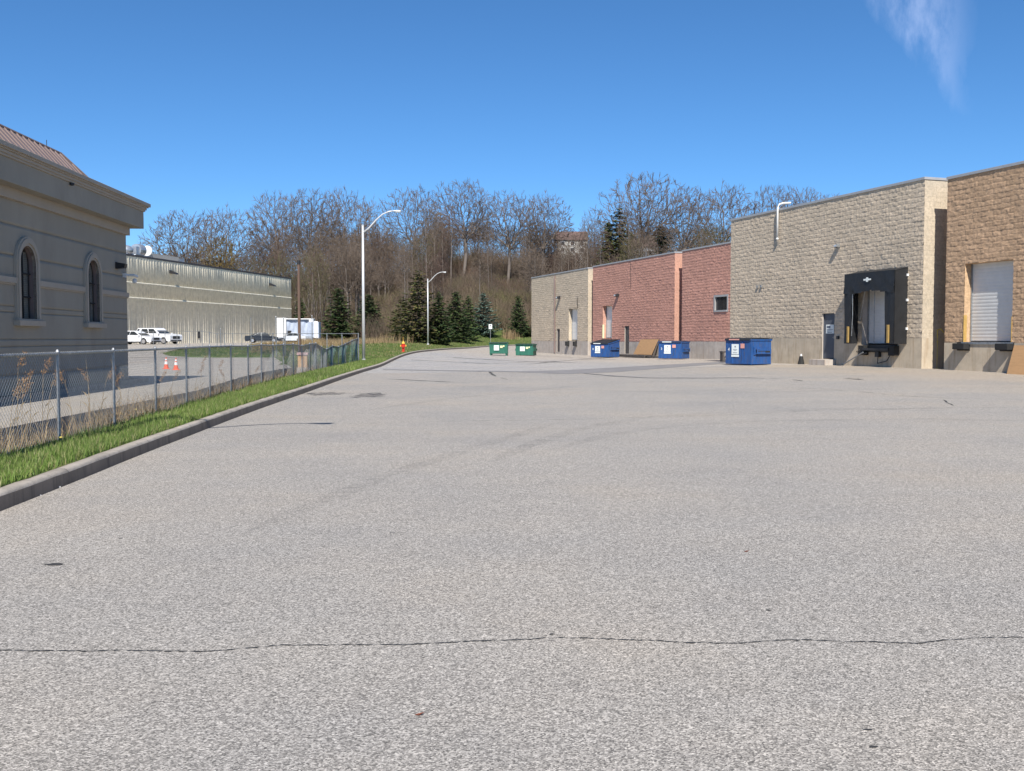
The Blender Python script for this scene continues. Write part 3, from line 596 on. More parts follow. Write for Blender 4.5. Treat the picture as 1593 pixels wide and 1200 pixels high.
def unit(name, origin, Ls, zg, zb, ztop, mats, openings, label, seed, dx=.05, depth=26, cop='coping'):
    """one unit of the industrial row. local x runs along the facade toward the viewer, y into the building; s = -x"""
    face, smooth, base = mats
    u = empty(name, (origin[0], origin[1], 0), math.atan2(-.9511, .3087), label, 'building')
    op = [(-s1, -s0, a, b) for (s0, s1, a, b) in openings]
    def hole(cx, cz):
        r = np.zeros(cx.shape, bool)
        for (x0, x1, a, b) in op: r |= (cx > x0) & (cx < x1) & (cz > a) & (cz < b)
        return r
    x0, x1 = -Ls[1], -Ls[0]
    ex = [v for o in op for v in o[:2]]; ez = [v for o in op for v in o[2:]]
    xs = np.unique(np.round(np.r_[np.arange(x0, x1, dx), x1, ex], 3))
    off = [0, .012, .045, .085, .125, .165, .19] if dx < .07 else [0, .02, .07, .13, .18]
    zs = np.unique(np.round(np.r_[[z + o for z in np.arange(zb, ztop, .2) for o in off if z + o < ztop], ztop, [e for e in ez if e > zb]], 3))
    grid_h('front_wall', xs, zs, split_face(zb, .62 if dx < .07 else .66, seed), hole, face, u)
    xb = np.unique(np.round(np.r_[np.linspace(x0, x1, 14), ex], 3)); zb_ = np.unique(np.round(np.r_[zg - .6, zb, [e for e in ez if e < zb]], 3))
    grid_h('foundation', xb, zb_, lambda X, Z: X * 0 + .012, hole, base, u)
    # near return wall in smooth block (grooved courses), with its own bit of foundation
    zc = np.unique(np.round(np.r_[[z + o for z in np.arange(zb, ztop, .2) for o in (0, .006, .194)], ztop], 3)); zc = zc[zc <= ztop]
    yy = np.r_[0, .395, .405, .795, .805, 1.2, 2, 4, 8, depth]
    grid_h('side_wall', yy, zc, lambda X, Z: X * 0., None, smooth, u, 'side', x1)
    grid_h('side_foundation', np.r_[-.012, depth], np.r_[zg - .6, zb], lambda X, Z: X * 0 + .01, None, base, u, 'side', x1)
    MB().quad((x0, depth, zg - .6), (x0, 0, zg - .6), (x0, 0, ztop), (x0, depth, ztop)).quad((x1, depth, zg - .6), (x0, depth, zg - .6), (x0, depth, ztop), (x1, depth, ztop)).build('rear_wall', smooth, u)
    MB().quad((x0 + .25, .25, ztop - .5), (x1 - .25, .25, ztop - .5), (x1 - .25, depth - .25, ztop - .5), (x0 + .25, depth - .25, ztop - .5)).box(x0 + .02, x1 - .02, .03, .25, ztop - .6, ztop - .004).build('roof', K['concrete2'], u)
    c = MB(); c.box(x0 - .03, x1 + .035, -.05, .27, ztop, ztop + .11).box(x1 - .24, x1 + .035, .27, depth, ztop, ztop + .11).box(x0 - .03, x0 + .24, .27, depth, ztop, ztop + .11)
    c.build('coping', K[cop], u, .008)
    return u

def reveal(u, s0, s1, a, b, d, mat, name='door_reveal', floor=True):
    x0, x1 = -s1, -s0; m = MB()
    m.quad((x0, 0, a), (x0, 0, b), (x0, d, b), (x0, d, a)).quad((x1, 0, a), (x1, d, a), (x1, d, b), (x1, 0, b)).quad((x0, 0, b), (x1, 0, b), (x1, d, b), (x0, d, b))
    if floor: m.quad((x0, 0, a), (x0, d, a), (x1, d, a), (x1, 0, a))
    return m.build(name, mat, u)
def overhead(u, s0, s1, a, b, d, mat, frame=None):
    x0, x1 = -s1, -s0; zs = [a]; z = a
    while z < b - .02:
        zs += [z + .02, z + .03, z + .12, z + .13]; z += .135
    zs = np.unique(np.clip(zs, a, b)); 
    o = grid_h('overhead_door', np.r_[x0, x1], zs, lambda X, Z: np.where(((Z - a) % .135) < .025, -.003, .002), None, mat, u, 'front', d)
    MB().box(x0, x1, d - .03, d + .02, a, a + .05).build('door_seal', K['rubberblk'], o)
    for a_ in (x0, x1 - .05): MB().box(a_, a_ + .05, d - .06, d + .01, a, b).build('door_track', K['galv'], o)
    return o
def mandoor(u, s0, s1, a, b, mat, step=True, handle=True):
    x0, x1 = -s1, -s0; reveal(u, s0, s1, a, b, .14, K['concrete2'], 'door_reveal')
    d = MB().box(x0 + .045, x1 - .045, .09, .14, a + .02, b - .045).build('door', mat, u, .004)
    MB().box(x0, x0 + .045, .06, .145, a, b).box(x1 - .045, x1, .06, .145, a, b).box(x0 + .045, x1 - .045, .06, .145, b - .045, b).build('door_frame', mat, u)
    if handle: MB().tube([(x1 - .13, .06, a + 1.02), (x1 - .25, .06, a + 1.02)], .014, 6).box(x1 - .16, x1 - .1, .07, .09, a + .94, a + 1.1).build('door_handle', K['galv'], d)
    return d
def walllight(u, s, z, mat='darkmetal', sc=1.):
    w = MB().box(-s - .13 * sc, -s + .13 * sc, -.08, -.0, z - .08 * sc, z + .12 * sc).hexa([(-s - .16 * sc, -.3 * sc, z - .05 * sc), (-s + .16 * sc, -.3 * sc, z - .05 * sc), (-s + .16 * sc, -.08, z - .1 * sc), (-s - .16 * sc, -.08, z - .1 * sc),
        (-s - .14 * sc, -.26 * sc, z + .08 * sc), (-s + .14 * sc, -.26 * sc, z + .08 * sc), (-s + .14 * sc, -.08, z + .15 * sc), (-s - .14 * sc, -.08, z + .15 * sc)]).build('wall_light', K[mat], u)
    MB().box(-s - .12 * sc, -s + .12 * sc, -.315 * sc, -.301 * sc, z - .035 * sc, z + .06 * sc).build('lens', K['lens'], w); return w
def dockbumpers(u, ss_, z, h=.42, w=.42, d=.3, arm=None):
    for s in ss_: MB().box(-s - w / 2, -s + w / 2, -d, -.0, z - h, z).box(-s - w / 2 - .03, -s + w / 2 + .03, -.045, -.0, z - h - .05, z + .05).build('dock_bumper', K['rubberblk'], u, .02)
def crackjoint(u, s, z0, z1): MB().box(-s - .012, -s + .012, -.03, .0, z0, z1).build('control_joint', K['darkmetal'], u)

GT = .34
# --- tan unit with the dock shelter
T = unit('tan_block_unit', (16.89, 41.1), (0, 15.3), GT, 1.6, 8.08, (K['tan'], K['tans'], K['concrete']), [(5.85, 6.8, .62, 2.78), (1.45, 3.85, 1.3, 4.15)],
         'tan split-face block unit with white roof pipe and black canvas dock shelter', 11)
md = mandoor(T, 5.85, 6.8, .62, 2.78, K['slate'])
sg = MB().box(-6.62, -6.02, .078, .0885, 1.82, 2.24).build('door_sign', K['sticker'], md)
MB().box(-6.56, -6.28, .074, .0775, 2.08, 2.18).box(-6.56, -6.08, .074, .0775, 2.0, 2.025).box(-6.54, -6.1, .074, .0775, 1.93, 1.95).box(-6.5, -6.14, .074, .0775, 1.86, 1.885).build('sign_lettering', K['ink'], sg)
MB().box(-6.95, -5.7, -.62, -.014, .2, .6).build('door_step', K['concrete2'], T, .01)
reveal(T, 1.45, 3.85, 1.3, 4.15, .36, K['concrete2'])
overhead(T, 1.45, 3.85, 1.32, 4.15, .34, K['white'])
MB().box(-2.6, -2.2, .29, .325, 2.6, 2.85).build('door_window', K['glass'], T)
walllight(T, 5.6, 5.86, 'galv', .75)
# dock shelter: frame, side curtains with wear marks, folded head curtain
sh = empty('dock_shelter'); sh.parent = T
x0, x1, zb0, zt0, ee = -4.2, -.9, 1.36, 4.56, .65
m = MB()
m.hexa([(x0, -ee, zb0), (x0 + .06, -ee, zb0), (x0 + .06, 0, zb0), (x0, 0, zb0), (x0, -ee, zt0 - .12), (x0 + .06, -ee, zt0 - .12), (x0 + .06, 0, zt0), (x0, 0, zt0)])
m.hexa([(x1 - .06, -ee, zb0), (x1, -ee, zb0), (x1, 0, zb0), (x1 - .06, 0, zb0), (x1 - .06, -ee, zt0 - .12), (x1, -ee, zt0 - .12), (x1, 0, zt0), (x1 - .06, 0, zt0)])
m.hexa([(x0, -ee - .01, zt0 - .16), (x1, -ee - .01, zt0 - .16), (x1, 0, zt0 - .02), (x0, 0, zt0 - .02), (x0, -ee - .01, zt0 - .12), (x1, -ee - .01, zt0 - .12), (x1, 0, zt0 + .04), (x0, 0, zt0 + .04)])
m.build('side_panels', K['black'], sh)
xs = np.linspace(x0 - .02, x0 + .62, 14); zz = np.linspace(zb0, 3.8, 30)
def wav(a, f, g): return lambda X, Z: a * np.sin(X * f + np.sin(Z * 1.3) * 1.2) + a * .8 * np.sin(Z * g + X * 3) + .03
grid_h('side_curtain', xs, zz, wav(.012, 17, 2.1), lambda X, Z: (X > x0 + .5 - .05 * np.sin(Z * 3)) & (Z < 3.4), K['black'], sh, 'front', -ee)
grid_h('side_curtain', np.linspace(x1 - .58, x1 + .02, 14), zz, wav(.012, 15, 1.7), None, K['black'], sh, 'front', -ee)
grid_h('head_curtain', np.linspace(x0 - .02, x1 + .02, 50), np.linspace(3.52, 4.46, 18), lambda X, Z: .04 + .05 * (4.46 - Z) * np.abs(np.sin(X * 3.1 + Z * 1.4)) + .025 * np.sin((X + Z) * 7) * (4.46 - Z), lambda X, Z: Z < 3.6 + .06 * np.sin(X * 2.4 + 1), K['black'], sh, 'front', -ee)
lg = MB().box(-2.83, -2.33, -ee - .1, -ee - .095, 4.1, 4.17)
lg.prism([(-2.58 + .11 * math.cos(k * math.pi / 3), 4.135 + .11 * math.sin(k * math.pi / 3) * (1 if k % 3 else .4)) for k in range(6)], -ee - .104, -ee - .1)
lg.build('white_logo', K['sticker'], sh)
MB().box(-3.98, -3.84, -ee - .07, -ee - .035, 1.4, 2.12).build('dock_guide', K['yellow'], sh, .01); MB().box(-1.3, -1.16, -ee - .07, -ee - .035, 1.4, 2.16).build('dock_guide', K['yellow'], sh, .01)
MB().tube([(-3.66, -ee - .02, 3.55), (-3.6, -ee - .05, 2.6), (-3.68, -ee - .03, 1.7)], .018, 5).tube([(-3.2, -.35, 3.75), (-3.75, -.2, 2.4)], .016, 5).tube([(-2.9, -.1, 3.9), (-2.9, -.1, 1.4)], .02, 5).tube([(-1.95, -.15, 3.9), (-1.95, -.15, 3.1)], .02, 5).build('pull_straps', K['galv'], sh)
for z in (2.0, 3.2, 4.25): MB().box(x1, x1 + .06, -.09, -.01, z - .05, z + .05).build('hinge_bracket', K['white'], sh)
# dock leveller pit, bumpers and hoses below the shelter
MB().box(-3.6, -1.5, -.1, -.014, .98, 1.3).box(-3.4, -1.7, -.32, -.1, 1.06, 1.16).build('dock_leveller', K['darkmetal'], T)
for a_ in (-3.75, -1.75): MB().box(a_, a_ + .4, -.28, -.014, .85, 1.28).build('dock_bumper', K['rubberblk'], T, .02)
MB().box(-2.75, -2.5, -.16, -.014, .78, 1.0).tube([(-2.6, -.1, .85), (-2.6, -.12, .5), (-2.0, -.12, .62), (-1.7, -.1, 1.0)], .02, 6).tube([(-3.6, -.06, 1.2), (-3.68, -.4, 1.0), (-3.4, -.45, .85), (-3.1, -.3, .95)], .018, 6).build('safety_chain', K['darkmetal'], T)
MB().tube([(-3.1, -.5, .98), (-4.4, -.55, .42)], .028, 6).build('prop_rod', K['galv'], T)
# roof drain pipe bending over the parapet, small hose taps
MB().tube([(-10.52, -.13, 6.68), (-10.52, -.13, 8.1), (-10.52, -.12, 8.26), (-10.5, -.05, 8.39), (-10.42, .12, 8.46), (-10.22, .45, 8.46)], .052, 10).tube([(-10.52, -.13, 6.6), (-10.52, -.13, 6.7)], .068, 10).build('vent_pipe', K['offwhite'], T, smooth=True)
for a_ in (-12.5, -12.15): MB().box(a_, a_ + .1, -.1, 0, 4.26, 4.4).build('wall_socket', K['galv'], T)
MB().box(-5.6, -5.45, -.09, -.01, 1.55, 1.7).build('junction_box', K['darkmetal'], T)
MB().lathe([(.17, 0), (.15, .1), (.09, .38), (.05, .4)], (-8.02, -.32, .33), 10).build('hose_cover', K['rubberblk'], T); MB().lathe([(.05, 0), (.04, .1)], (-8.02, -.32, .73), 8).build('hose_cap', K['white'], T)
# --- brown unit at the right edge
Bn = unit('brown_block_unit', (17.41, 40.14), (-14, 0), .26, 1.42, 7.92, (K['brown'], K['browns'], K['concrete']), [(-3.45, -1.03, 1.42, 4.5)],
          'brown split-face block unit with pale loading door at the right edge', 23)
reveal(Bn, -3.45, -1.03, 1.42, 4.5, .36, K['browns'])
for a_, b_, c_ in ((1.03, 1.055, 2.5), (3.425, 3.45, 2.4)): MB().box(a_, b_, -.03, .12, 1.42, c_).build('dock_guide', K['yellow'], Bn)
overhead(Bn, -3.45, -1.03, 1.44, 4.5, .35, K['offwhite'])
dockbumpers(Bn, (-1.06, -3.24), 1.4, .24, .62, .3)
MB().box(.95, 3.55, -.05, -.014, 1.36, 1.45).build('dock_sill', K['galv'], Bn)
pl = MB(); pl.hexa([(3.98, -.74, .27), (6.4, -.74, .24), (6.4, -.72, .24), (3.98, -.72, .27), (3.66, -.1, 1.34), (6.1, -.1, 1.34), (6.1, -.08, 1.34), (3.66, -.08, 1.34)])
o = pl.build('plywood_sheet', K['ply']); o.location = Bn.location; o.rotation_euler = Bn.rotation_euler
tag(o, 'tan plywood sheet leaning on the brown unit at the right edge', 'plywood')
# faded yellow ladder standing in the gap
la = MB().tube([(0, 0, 0), (0, 0, 1.62)], .03, 6).tube([(.0, 0, 1.6), (.16, .05, 1.66), (.3, .1, 1.5)], .03, 6).tube([(0, 0, .46), (-.3, -.05, .46)], .025, 6).tube([(0, 0, .68), (-.28, -.05, .68)], .025, 6).tube([(0, 0, 1.1), (.0, .0, 1.14)], .05, 6).box(-.1, .1, -.1, .1, -.02, .02)
o = la.build('steel_handrail', K['ladder']); o.location = (17.62, 41.35, .33); tag(o, 'faded yellow steel handrail post with two rungs in the dark gap beside the brown unit', 'handrail')

# --- red unit with loading door, and its set-back neighbour with the window
R1 = unit('red_block_unit', (12.33, 75.8), (0, 16.05), .1, 1.3, 8.04, (K['red'], K['reds'], K['concrete2']), [(11.7, 13.75, 1.6, 4.45), (8.15, 9.05, .3, 2.62)],
          'red split-face block unit with tall white loading door and dark side door', 31, dx=.08)
reveal(R1, 11.7, 13.75, 1.6, 4.45, .4, K['reds']); overhead(R1, 11.7, 13.75, 1.6, 4.45, .38, K['white'])
MB().box(-13.72, -13.66, -.05, .1, 1.6, 2.8).build('dock_guide', K['cream'], R1); MB().box(-11.8, -11.7, -.08, -.01, 1.6, 2.9).build('dock_guide', K['galv'], R1)
mandoor(R1, 8.15, 9.05, .3, 2.62, K['dgrey']); walllight(R1, 10.4, 5.25, 'darkmetal', 1.2); crackjoint(R1, 7.9, 5.8, 7.9)
R2 = unit('red_window_unit', (12.70, 74.66), (-16, 0), .15, 1.36, 8.04, (K['red'], K['reds'], K['concrete2']), [(-6.75, -4.79, 3.42, 4.6)],
          'red split-face block unit set further back, with one square white-framed window', 37, dx=.08)
reveal(R2, -6.75, -4.79, 3.42, 4.6, .2, K['reds'], 'window_reveal')
wf = MB().box(4.79, 4.95, -.04, .16, 3.42, 4.6).box(6.6, 6.75, -.04, .16, 3.42, 4.6).box(4.95, 6.6, -.04, .16, 4.46, 4.6).box(4.95, 6.6, -.07, .16, 3.42, 3.54).build('window_frame', K['coping'], R2)
MB().box(4.95, 6.6, .1, .13, 3.54, 4.46).build('pane', K['glass'], wf)
b = MB()
for i in range(1, 9): b.box(4.95 + i * .183 - .012, 4.95 + i * .183 + .012, .02, .045, 3.54, 4.46)
b.build('window_bars', K['darkmetal'], wf)
# --- far tan unit
FT = unit('far_tan_unit', (7.01, 92.2), (0, 15.9), .1, 1.3, 8.0, (K['tan'], K['tans'], K['concrete2']), [(2.6, 4.9, 1.38, 4.42), (7.3, 8.15, .25, 2.5)],
          'farthest pale tan block unit with a dark downspout and narrow loading door', 43, dx=.1)
reveal(FT, 2.6, 4.9, 1.38, 4.42, .4, K['tans']); overhead(FT, 2.6, 4.9, 1.4, 4.42, .38, K['white']); mandoor(FT, 7.3, 8.15, .25, 2.5, K['dgrey'])
MB().tube([(-8.55, -.1, .15), (-8.55, -.1, 7.85)], .08, 6).build('downspout', K['copper'], FT)
MB().tube([(-2.5, -.06, 4.4), (-2.5, -.06, 5.4)], .03, 6).build('conduit', K['darkmetal'], FT)
walllight(FT, 7.3, 5.6, 'darkmetal', 1.25); dockbumpers(FT, (4.9, 2.9), 1.28, .42, .4, .3)

# leaning sheet and timber between the blue bins
sh2 = empty('leaning_sheet', (12.33, 75.8, 0), math.atan2(-.9511, .3087), 'large brown plywood sheet propped on a dark timber frame by the red wall', 'plywood')
MB().hexa([(-5.5, -.85, .3), (-2.2, -.85, .3), (-2.2, -.82, .3), (-5.5, -.82, .3), (-5.66, -.12, 1.5), (-2.5, -.12, 1.52), (-2.5, -.09, 1.52), (-5.66, -.09, 1.5)]).build('panel', K['ply'], sh2)
MB().hexa([(-2.2, -.84, .1), (-2.1, -.84, .1), (-2.1, -.7, .1), (-2.2, -.7, .1), (-2.5, -.08, 1.5), (-2.4, -.08, 1.5), (-2.4, -.02, 1.5), (-2.5, -.02, 1.5)]).build('prop', K['oldwood'], sh2)
mb = MB()
for k in range(9): mb.box(-7.6 + k * .62, -7.6 + k * .62 + .5, -1.5, -.5, .22, .27)
for y in (-1.5, -1.05, -.6): mb.box(-7.6, -2.1, y, y + .1, .08, .22)
mb.box(-2.1, 1.2, -1.3, -1.15, .1, .2).box(-2.1, .8, -.8, -.7, .1, .2)
o = mb.build('timber_pallet', K['oldwood']); o.location = sh2.location; o.rotation_euler = sh2.rotation_euler
tag(o, 'low dark weathered timber pallet lying under the propped brown sheet', 'pallet')
# black stool beside the nearest blue bin
o = MB().box(-.32, .32, -.2, .2, .5, .58).box(-.3, -.2, -.18, .18, 0, .5).box(.2, .3, -.18, .18, 0, .5).box(-.2, .2, -.05, .05, .1, .16).hexa([(-.2, -.05, .16), (-.12, -.05, .16), (-.12, .05, .16), (-.2, .05, .16), (.12, -.05, .5), (.2, -.05, .5), (.2, .05, .5), (.12, .05, .5)]).build('step_stool', K['oldwood'])
o.location = (11.75, 54.6, .31); o.rotation_euler = (0, 0, .2); tag(o, 'black wooden step stool behind the left side of the nearest blue bin', 'stool')

# ------------------------------------------------------------------ waste bins
def bin_(name, loc, psi, w, d, h, body, lid, label, num=None, slope=False, feet=False, group=None, pocket=True, stk='logo'):
    u = empty(name, loc, -psi, label, 'dumpster', group)
    hf = h * .8 if slope else h; z0 = .0 if not feet else .0; t = .05
    b = MB(); zb = .17 if feet else .04
    if feet:
        b.hexa([(-w + .03, .06, zb), (-.03, .06, zb), (-.03, d - .06, zb), (-w + .03, d - .06, zb), (-w, 0, hf), (0, 0, hf), (0, d, h), (-w, d, h)])
    else:
        b.hexa([(-w, 0, zb), (0, 0, zb), (0, d, zb), (-w, d, zb), (-w, 0, hf), (0, 0, hf), (0, d, h), (-w, d, h)])
    bo = b.build('body', body, u, .012)
    r = MB(); q = .035
    r.hexa([(-w - q, -q, hf - .06), (q, -q, hf - .06), (q, 0, hf - .06), (-w - q, 0, hf - .06), (-w - q, -q, hf + .012), (q, -q, hf + .012), (q, 0, hf + .012), (-w - q, 0, hf + .012)])
    for xa, xb in ((-w - q, -w), (0, q)): r.hexa([(xa, 0, hf - .06), (xb, 0, hf - .06), (xb, d + q, h - .06), (xa, d + q, h - .06), (xa, 0, hf + .012), (xb, 0, hf + .012), (xb, d + q, h + .012), (xa, d + q, h + .012)])
    r.build('top_rail', body, u, .006)
    rb = MB()
    for k in (.33, .72): rb.box(-w * k - .025, -w * k + .025, -.028, 0, zb + .05, hf - .07)
    rb.box(-w + .02, -.02, -.02, 0, zb + .02, zb + .08).box(0, .02, .03, d - .03, zb + .02, zb + .08)
    rb.box(-.05, .012, -.012, .03, zb, hf - .07)
    rb.build('ribs', body, u, .004)
    if pocket:
        p = MB().box(0, .11, d * .2, d * .92, h * .44, h * .48).box(0, .11, d * .2, d * .92, h * .60, h * .64).box(.1, .115, d * .2, d * .92, h * .44, h * .64).hexa([(0, d * .12, h * .40), (.05, d * .12, h * .40), (.05, d * .2, h * .42), (0, d * .2, h * .42), (0, d * .10, h * .70), (.09, d * .10, h * .70), (.09, d * .17, h * .68), (0, d * .17, h * .68)])
        p.build('fork_pocket', body, u, .005)
        MB().quad((.002 + .11, d * .26, h * .495), (.117, d * .86, h * .495), (.117, d * .86, h * .56), (.117, d * .26, h * .56)).build('pocket_mouth', K['rubberblk'], u)
        MB().box(-w - .11, -w, d * .2, d * .92, h * .44, h * .64).build('fork_pocket', body, u, .01)
    for k in range(2):
        xa = -w + .02 + k * (w / 2); xb = xa + w / 2 - .04; n = 7; vs = []; c = MB()
        for i in range(n + 1):
            f = i / n; y = -.05 + f * (d + .04); zz = hf + (h - hf) * f + .02 + .035 * math.sin(math.pi * f) - (.02 * math.sin(math.pi * min(1, f * 1.0)) if not slope else 0)
            vs.append((y, zz))
        c.prism(vs + [(y, z + .03) for y, z in vs[::-1]], xa, xb, 'x')
        for rr in range(1, 5):
            xr = xa + (xb - xa) * rr / 5; c.prism([(y, z + .028) for y, z in vs] + [(y, z + .05) for y, z in vs[::-1]], xr - .025, xr + .025, 'x')
        c.box(xa, xb, -.075, -.05, hf - .04, hf + .05)
        c.build('lid', lid, u, .006)
    MB().tube([(-w - .05, d + .03, h + .03), (.05, d + .03, h + .03)], .022, 6).build('hinge_bar', K['darkmetal'], u)
    s = MB()
    s.box(-w * .74, -w * .46, -.0335, -.0295, hf * .42, hf * .82)
    st = s.build('logo_sticker', K['sticker'], u)
    s = MB(); cx = -w * .60; s.prism([(cx - .05, hf * .75), (cx + .05, hf * .75), (cx, hf * .66)], -.0365, -.034).box(cx - .14, cx + .14, -.0365, -.034, hf * .6, hf * .615).box(cx - .1, cx + .1, -.0365, -.034, hf * .56, hf * .572).box(cx - .15, cx + .15, -.0365, -.034, hf * .47, hf * .49)
    s.build('sticker_print', K['ink'], st)
    if stk == 'logo':
        MB().box(-w * .75, -w * .45, -.033, -.029, hf * .32, hf * .40).build('phone_sticker', K['sticker'], u)
        MB().box(-w * .39, -w * .24, -.033, -.029, hf * .66, hf * .84).build('warning_sticker', K['pink'], u)
        MB().box(-w * .82, -w * .42, -.081, -.0765, hf - .03, hf + .03).build('lid_sticker', K['pink'] if num == '4' else K['sticker'], u)
    else:
        MB().box(-w * .40, -w * .26, -.033, -.029, hf * .62, hf * .8).box(-w * .24, -w * .16, -.033, -.029, hf * .7, hf * .82).build('notice_sticker', K['cream'], u)
    if num: text('number', num, .24, K['sticker'], u, (-w * .87, -.003, hf * .6), (rad(90), 0, 0), .003)
    if feet:
        f = MB()
        for xa in (-w + .05, -.17):
            for ya in (.05, d - .2): f.box(xa, xa + .12, ya, ya + .15, 0, .19)
        f.build('feet', body, u, .005)
    return u
bin_('blue_dumpster', (11.42, 47.6, float(gz(11.4, 47.6))), rad(60), 1.78, 1.3, 1.24, K['blue'], K['lid'], 'nearest blue dumpster, numbered 4, in front of the tan unit', '4', group='blue dumpsters along the wall')
bin_('blue_dumpster', (11.9, 70.0, float(gz(11.9, 70))), rad(36), 1.8, 1.25, 1.22, K['blue'], K['lidblue'], 'flat-topped blue dumpster numbered 3 in front of the red wall', '3', group='blue dumpsters along the wall')
bin_('blue_dumpster', (7.75, 80.0, float(gz(7.75, 80))), rad(43), 1.82, 1.45, 1.42, K['blue'], K['lid'], 'blue dumpster with sloping lid below the white loading door', '8', slope=True, group='blue dumpsters along the wall')
bin_('green_dumpster', (-.38, 82.0, float(gz(-.4, 82))), rad(4), 1.5, 1.2, 1.05, K['green'], K['lidgreen'], 'left green dumpster standing on feet, nearer the lawn', None, feet=True, group='green dumpsters at the far end', pocket=False, stk='plain')
bin_('green_dumpster', (1.75, 84.0, float(gz(1.7, 84))), rad(16), 1.5, 1.2, .95, K['green'], K['lidgreen'], 'right lower green dumpster with side fork pocket, nearer the tan unit', None, group='green dumpsters at the far end', stk='plain')

# ------------------------------------------------------------------ office building on the left
OB = empty('office_building', (-13.6, 35.3, 0), math.atan2(.9985, -.0545), 'grey stucco building with arched windows, heavy cornice and brown metal roof', 'building')
WIN = [8.235, 3.37, 13.2, 18.1]; hw = .485; zs0, zc0 = 2.12, 3.605
def ohole(cx, cz):
    r = np.zeros(cx.shape, bool)
    for c in WIN: r |= (np.abs(cx + c) < hw + .04) & (cz > zs0 - .04) & ((cz < zc0) | ((cx + c) ** 2 + (cz - zc0) ** 2 < (hw + .05) ** 2))
    return r
gv = [.62, 1.38, 1.57, 2.28, 2.43, 3.77, 4.57]
zs = np.unique(np.round(np.r_[np.arange(-.2, 5.6, .09), [g + q for g in gv for q in (-.014, -.013, .013, .014)]], 3))
xs = np.unique(np.round(np.r_[np.arange(-24, 0, .09), 0], 3))
def ogro(X, Z):
    h = X * 0
    for g in gv: h = np.where(np.abs(Z - g) < .0135, -.022, h)
    return h
grid_h('front_wall', xs, zs, ogro, ohole, K['stucco'], OB)
MB().quad((0, 0, -.2), (0, 18, -.2), (0, 18, 5.6), (0, 0, 5.6)).quad((-24, 18, -.2), (-24, 0, -.2), (-24, 0, 5.6), (-24, 18, 5.6)).quad((0, 18, -.2), (-24, 18, -.2), (-24, 18, 5.6), (0, 18, 5.6)).build('rear_wall', K['stucco'], OB)
m = MB()
for (o_, a, b) in ((.11, 5.22, 5.5),): m.box(-24.1, o_, -o_, 18.1, a, b)
m.build('architrave', K['stuccolt'], OB, .006)
m = MB(); m.box(-24.5, .48, -.48, 18.5, 5.5, 6.1); m.build('fascia', K['stucco'], OB, .006)
m = MB()
for (o_, a, b) in ((.53, 6.1, 6.16), (.57, 6.16, 6.24), (.62, 6.24, 6.28), (.68, 6.28, 6.4)): m.box(-24 - o_, o_, -o_, 18 + o_, a, b)
m.build('crown_moulding', K['stuccolt'], OB, .01)
rf = MB().hexa([(-23.4, .3, 6.395), (-.6, .3, 6.395), (-.6, 17.4, 6.395), (-23.4, 17.4, 6.395), (-22.2, 1.5, 7.72), (-1.8, 1.5, 7.72), (-1.8, 16.2, 7.72), (-22.2, 16.2, 7.72)]).build('roof', K['copper'], OB)
m = MB()
for i in range(55):
    x = -23.0 + i * .405; 
    if x > -.8: break
    xt = min(max(x, -22.2), -1.8); f = 1.0
    if x > -1.8: f = (-.6 - x) / 1.2
    m.hexa([(x - .012, .3, 6.40), (x + .012, .3, 6.40), (x + .012, .33, 6.38), (x - .012, .33, 6.38), (x - .012, .3 + 1.2 * f - .02, 6.395 + 1.325 * f + .03), (x + .012, .3 + 1.2 * f - .02, 6.395 + 1.325 * f + .03), (x + .012, .3 + 1.2 * f, 6.395 + 1.325 * f), (x - .012, .3 + 1.2 * f, 6.395 + 1.325 * f)])
    m.quad((x - .012, .28, 6.43), (x + .012, .28, 6.43), (x + .012, .3 + 1.2 * f - .02, 6.395 + 1.325 * f + .03), (x - .012, .3 + 1.2 * f - .02, 6.395 + 1.325 * f + .03))
m.tube([(-.6, .3, 6.42), (-1.8, 1.5, 7.75)], .035, 6).tube([(-22.2, 1.5, 7.74), (-1.8, 1.5, 7.74)], .035, 6)
m.build('standing_seams', K['copper'], rf)
MB().tube([(-1.9, 1.9, 7.7), (-1.9, 1.9, 8.15)], .012, 5).build('lightning_rod', K['darkmetal'], OB)
def arch(c, r, off=0, n=20, zb=zs0):
    return [(-c + r, zb + off)] + [(-c + r * math.cos(math.pi * k / n), zc0 + r * math.sin(math.pi * k / n)) for k in range(n + 1)] + [(-c - r, zb + off)]
mpane, t_, b_ = newmat('tinted_pane', .05); b_.inputs['Base Color'].default_value = (.015, .017, .02, 1); b_.inputs['Alpha'].default_value = .55
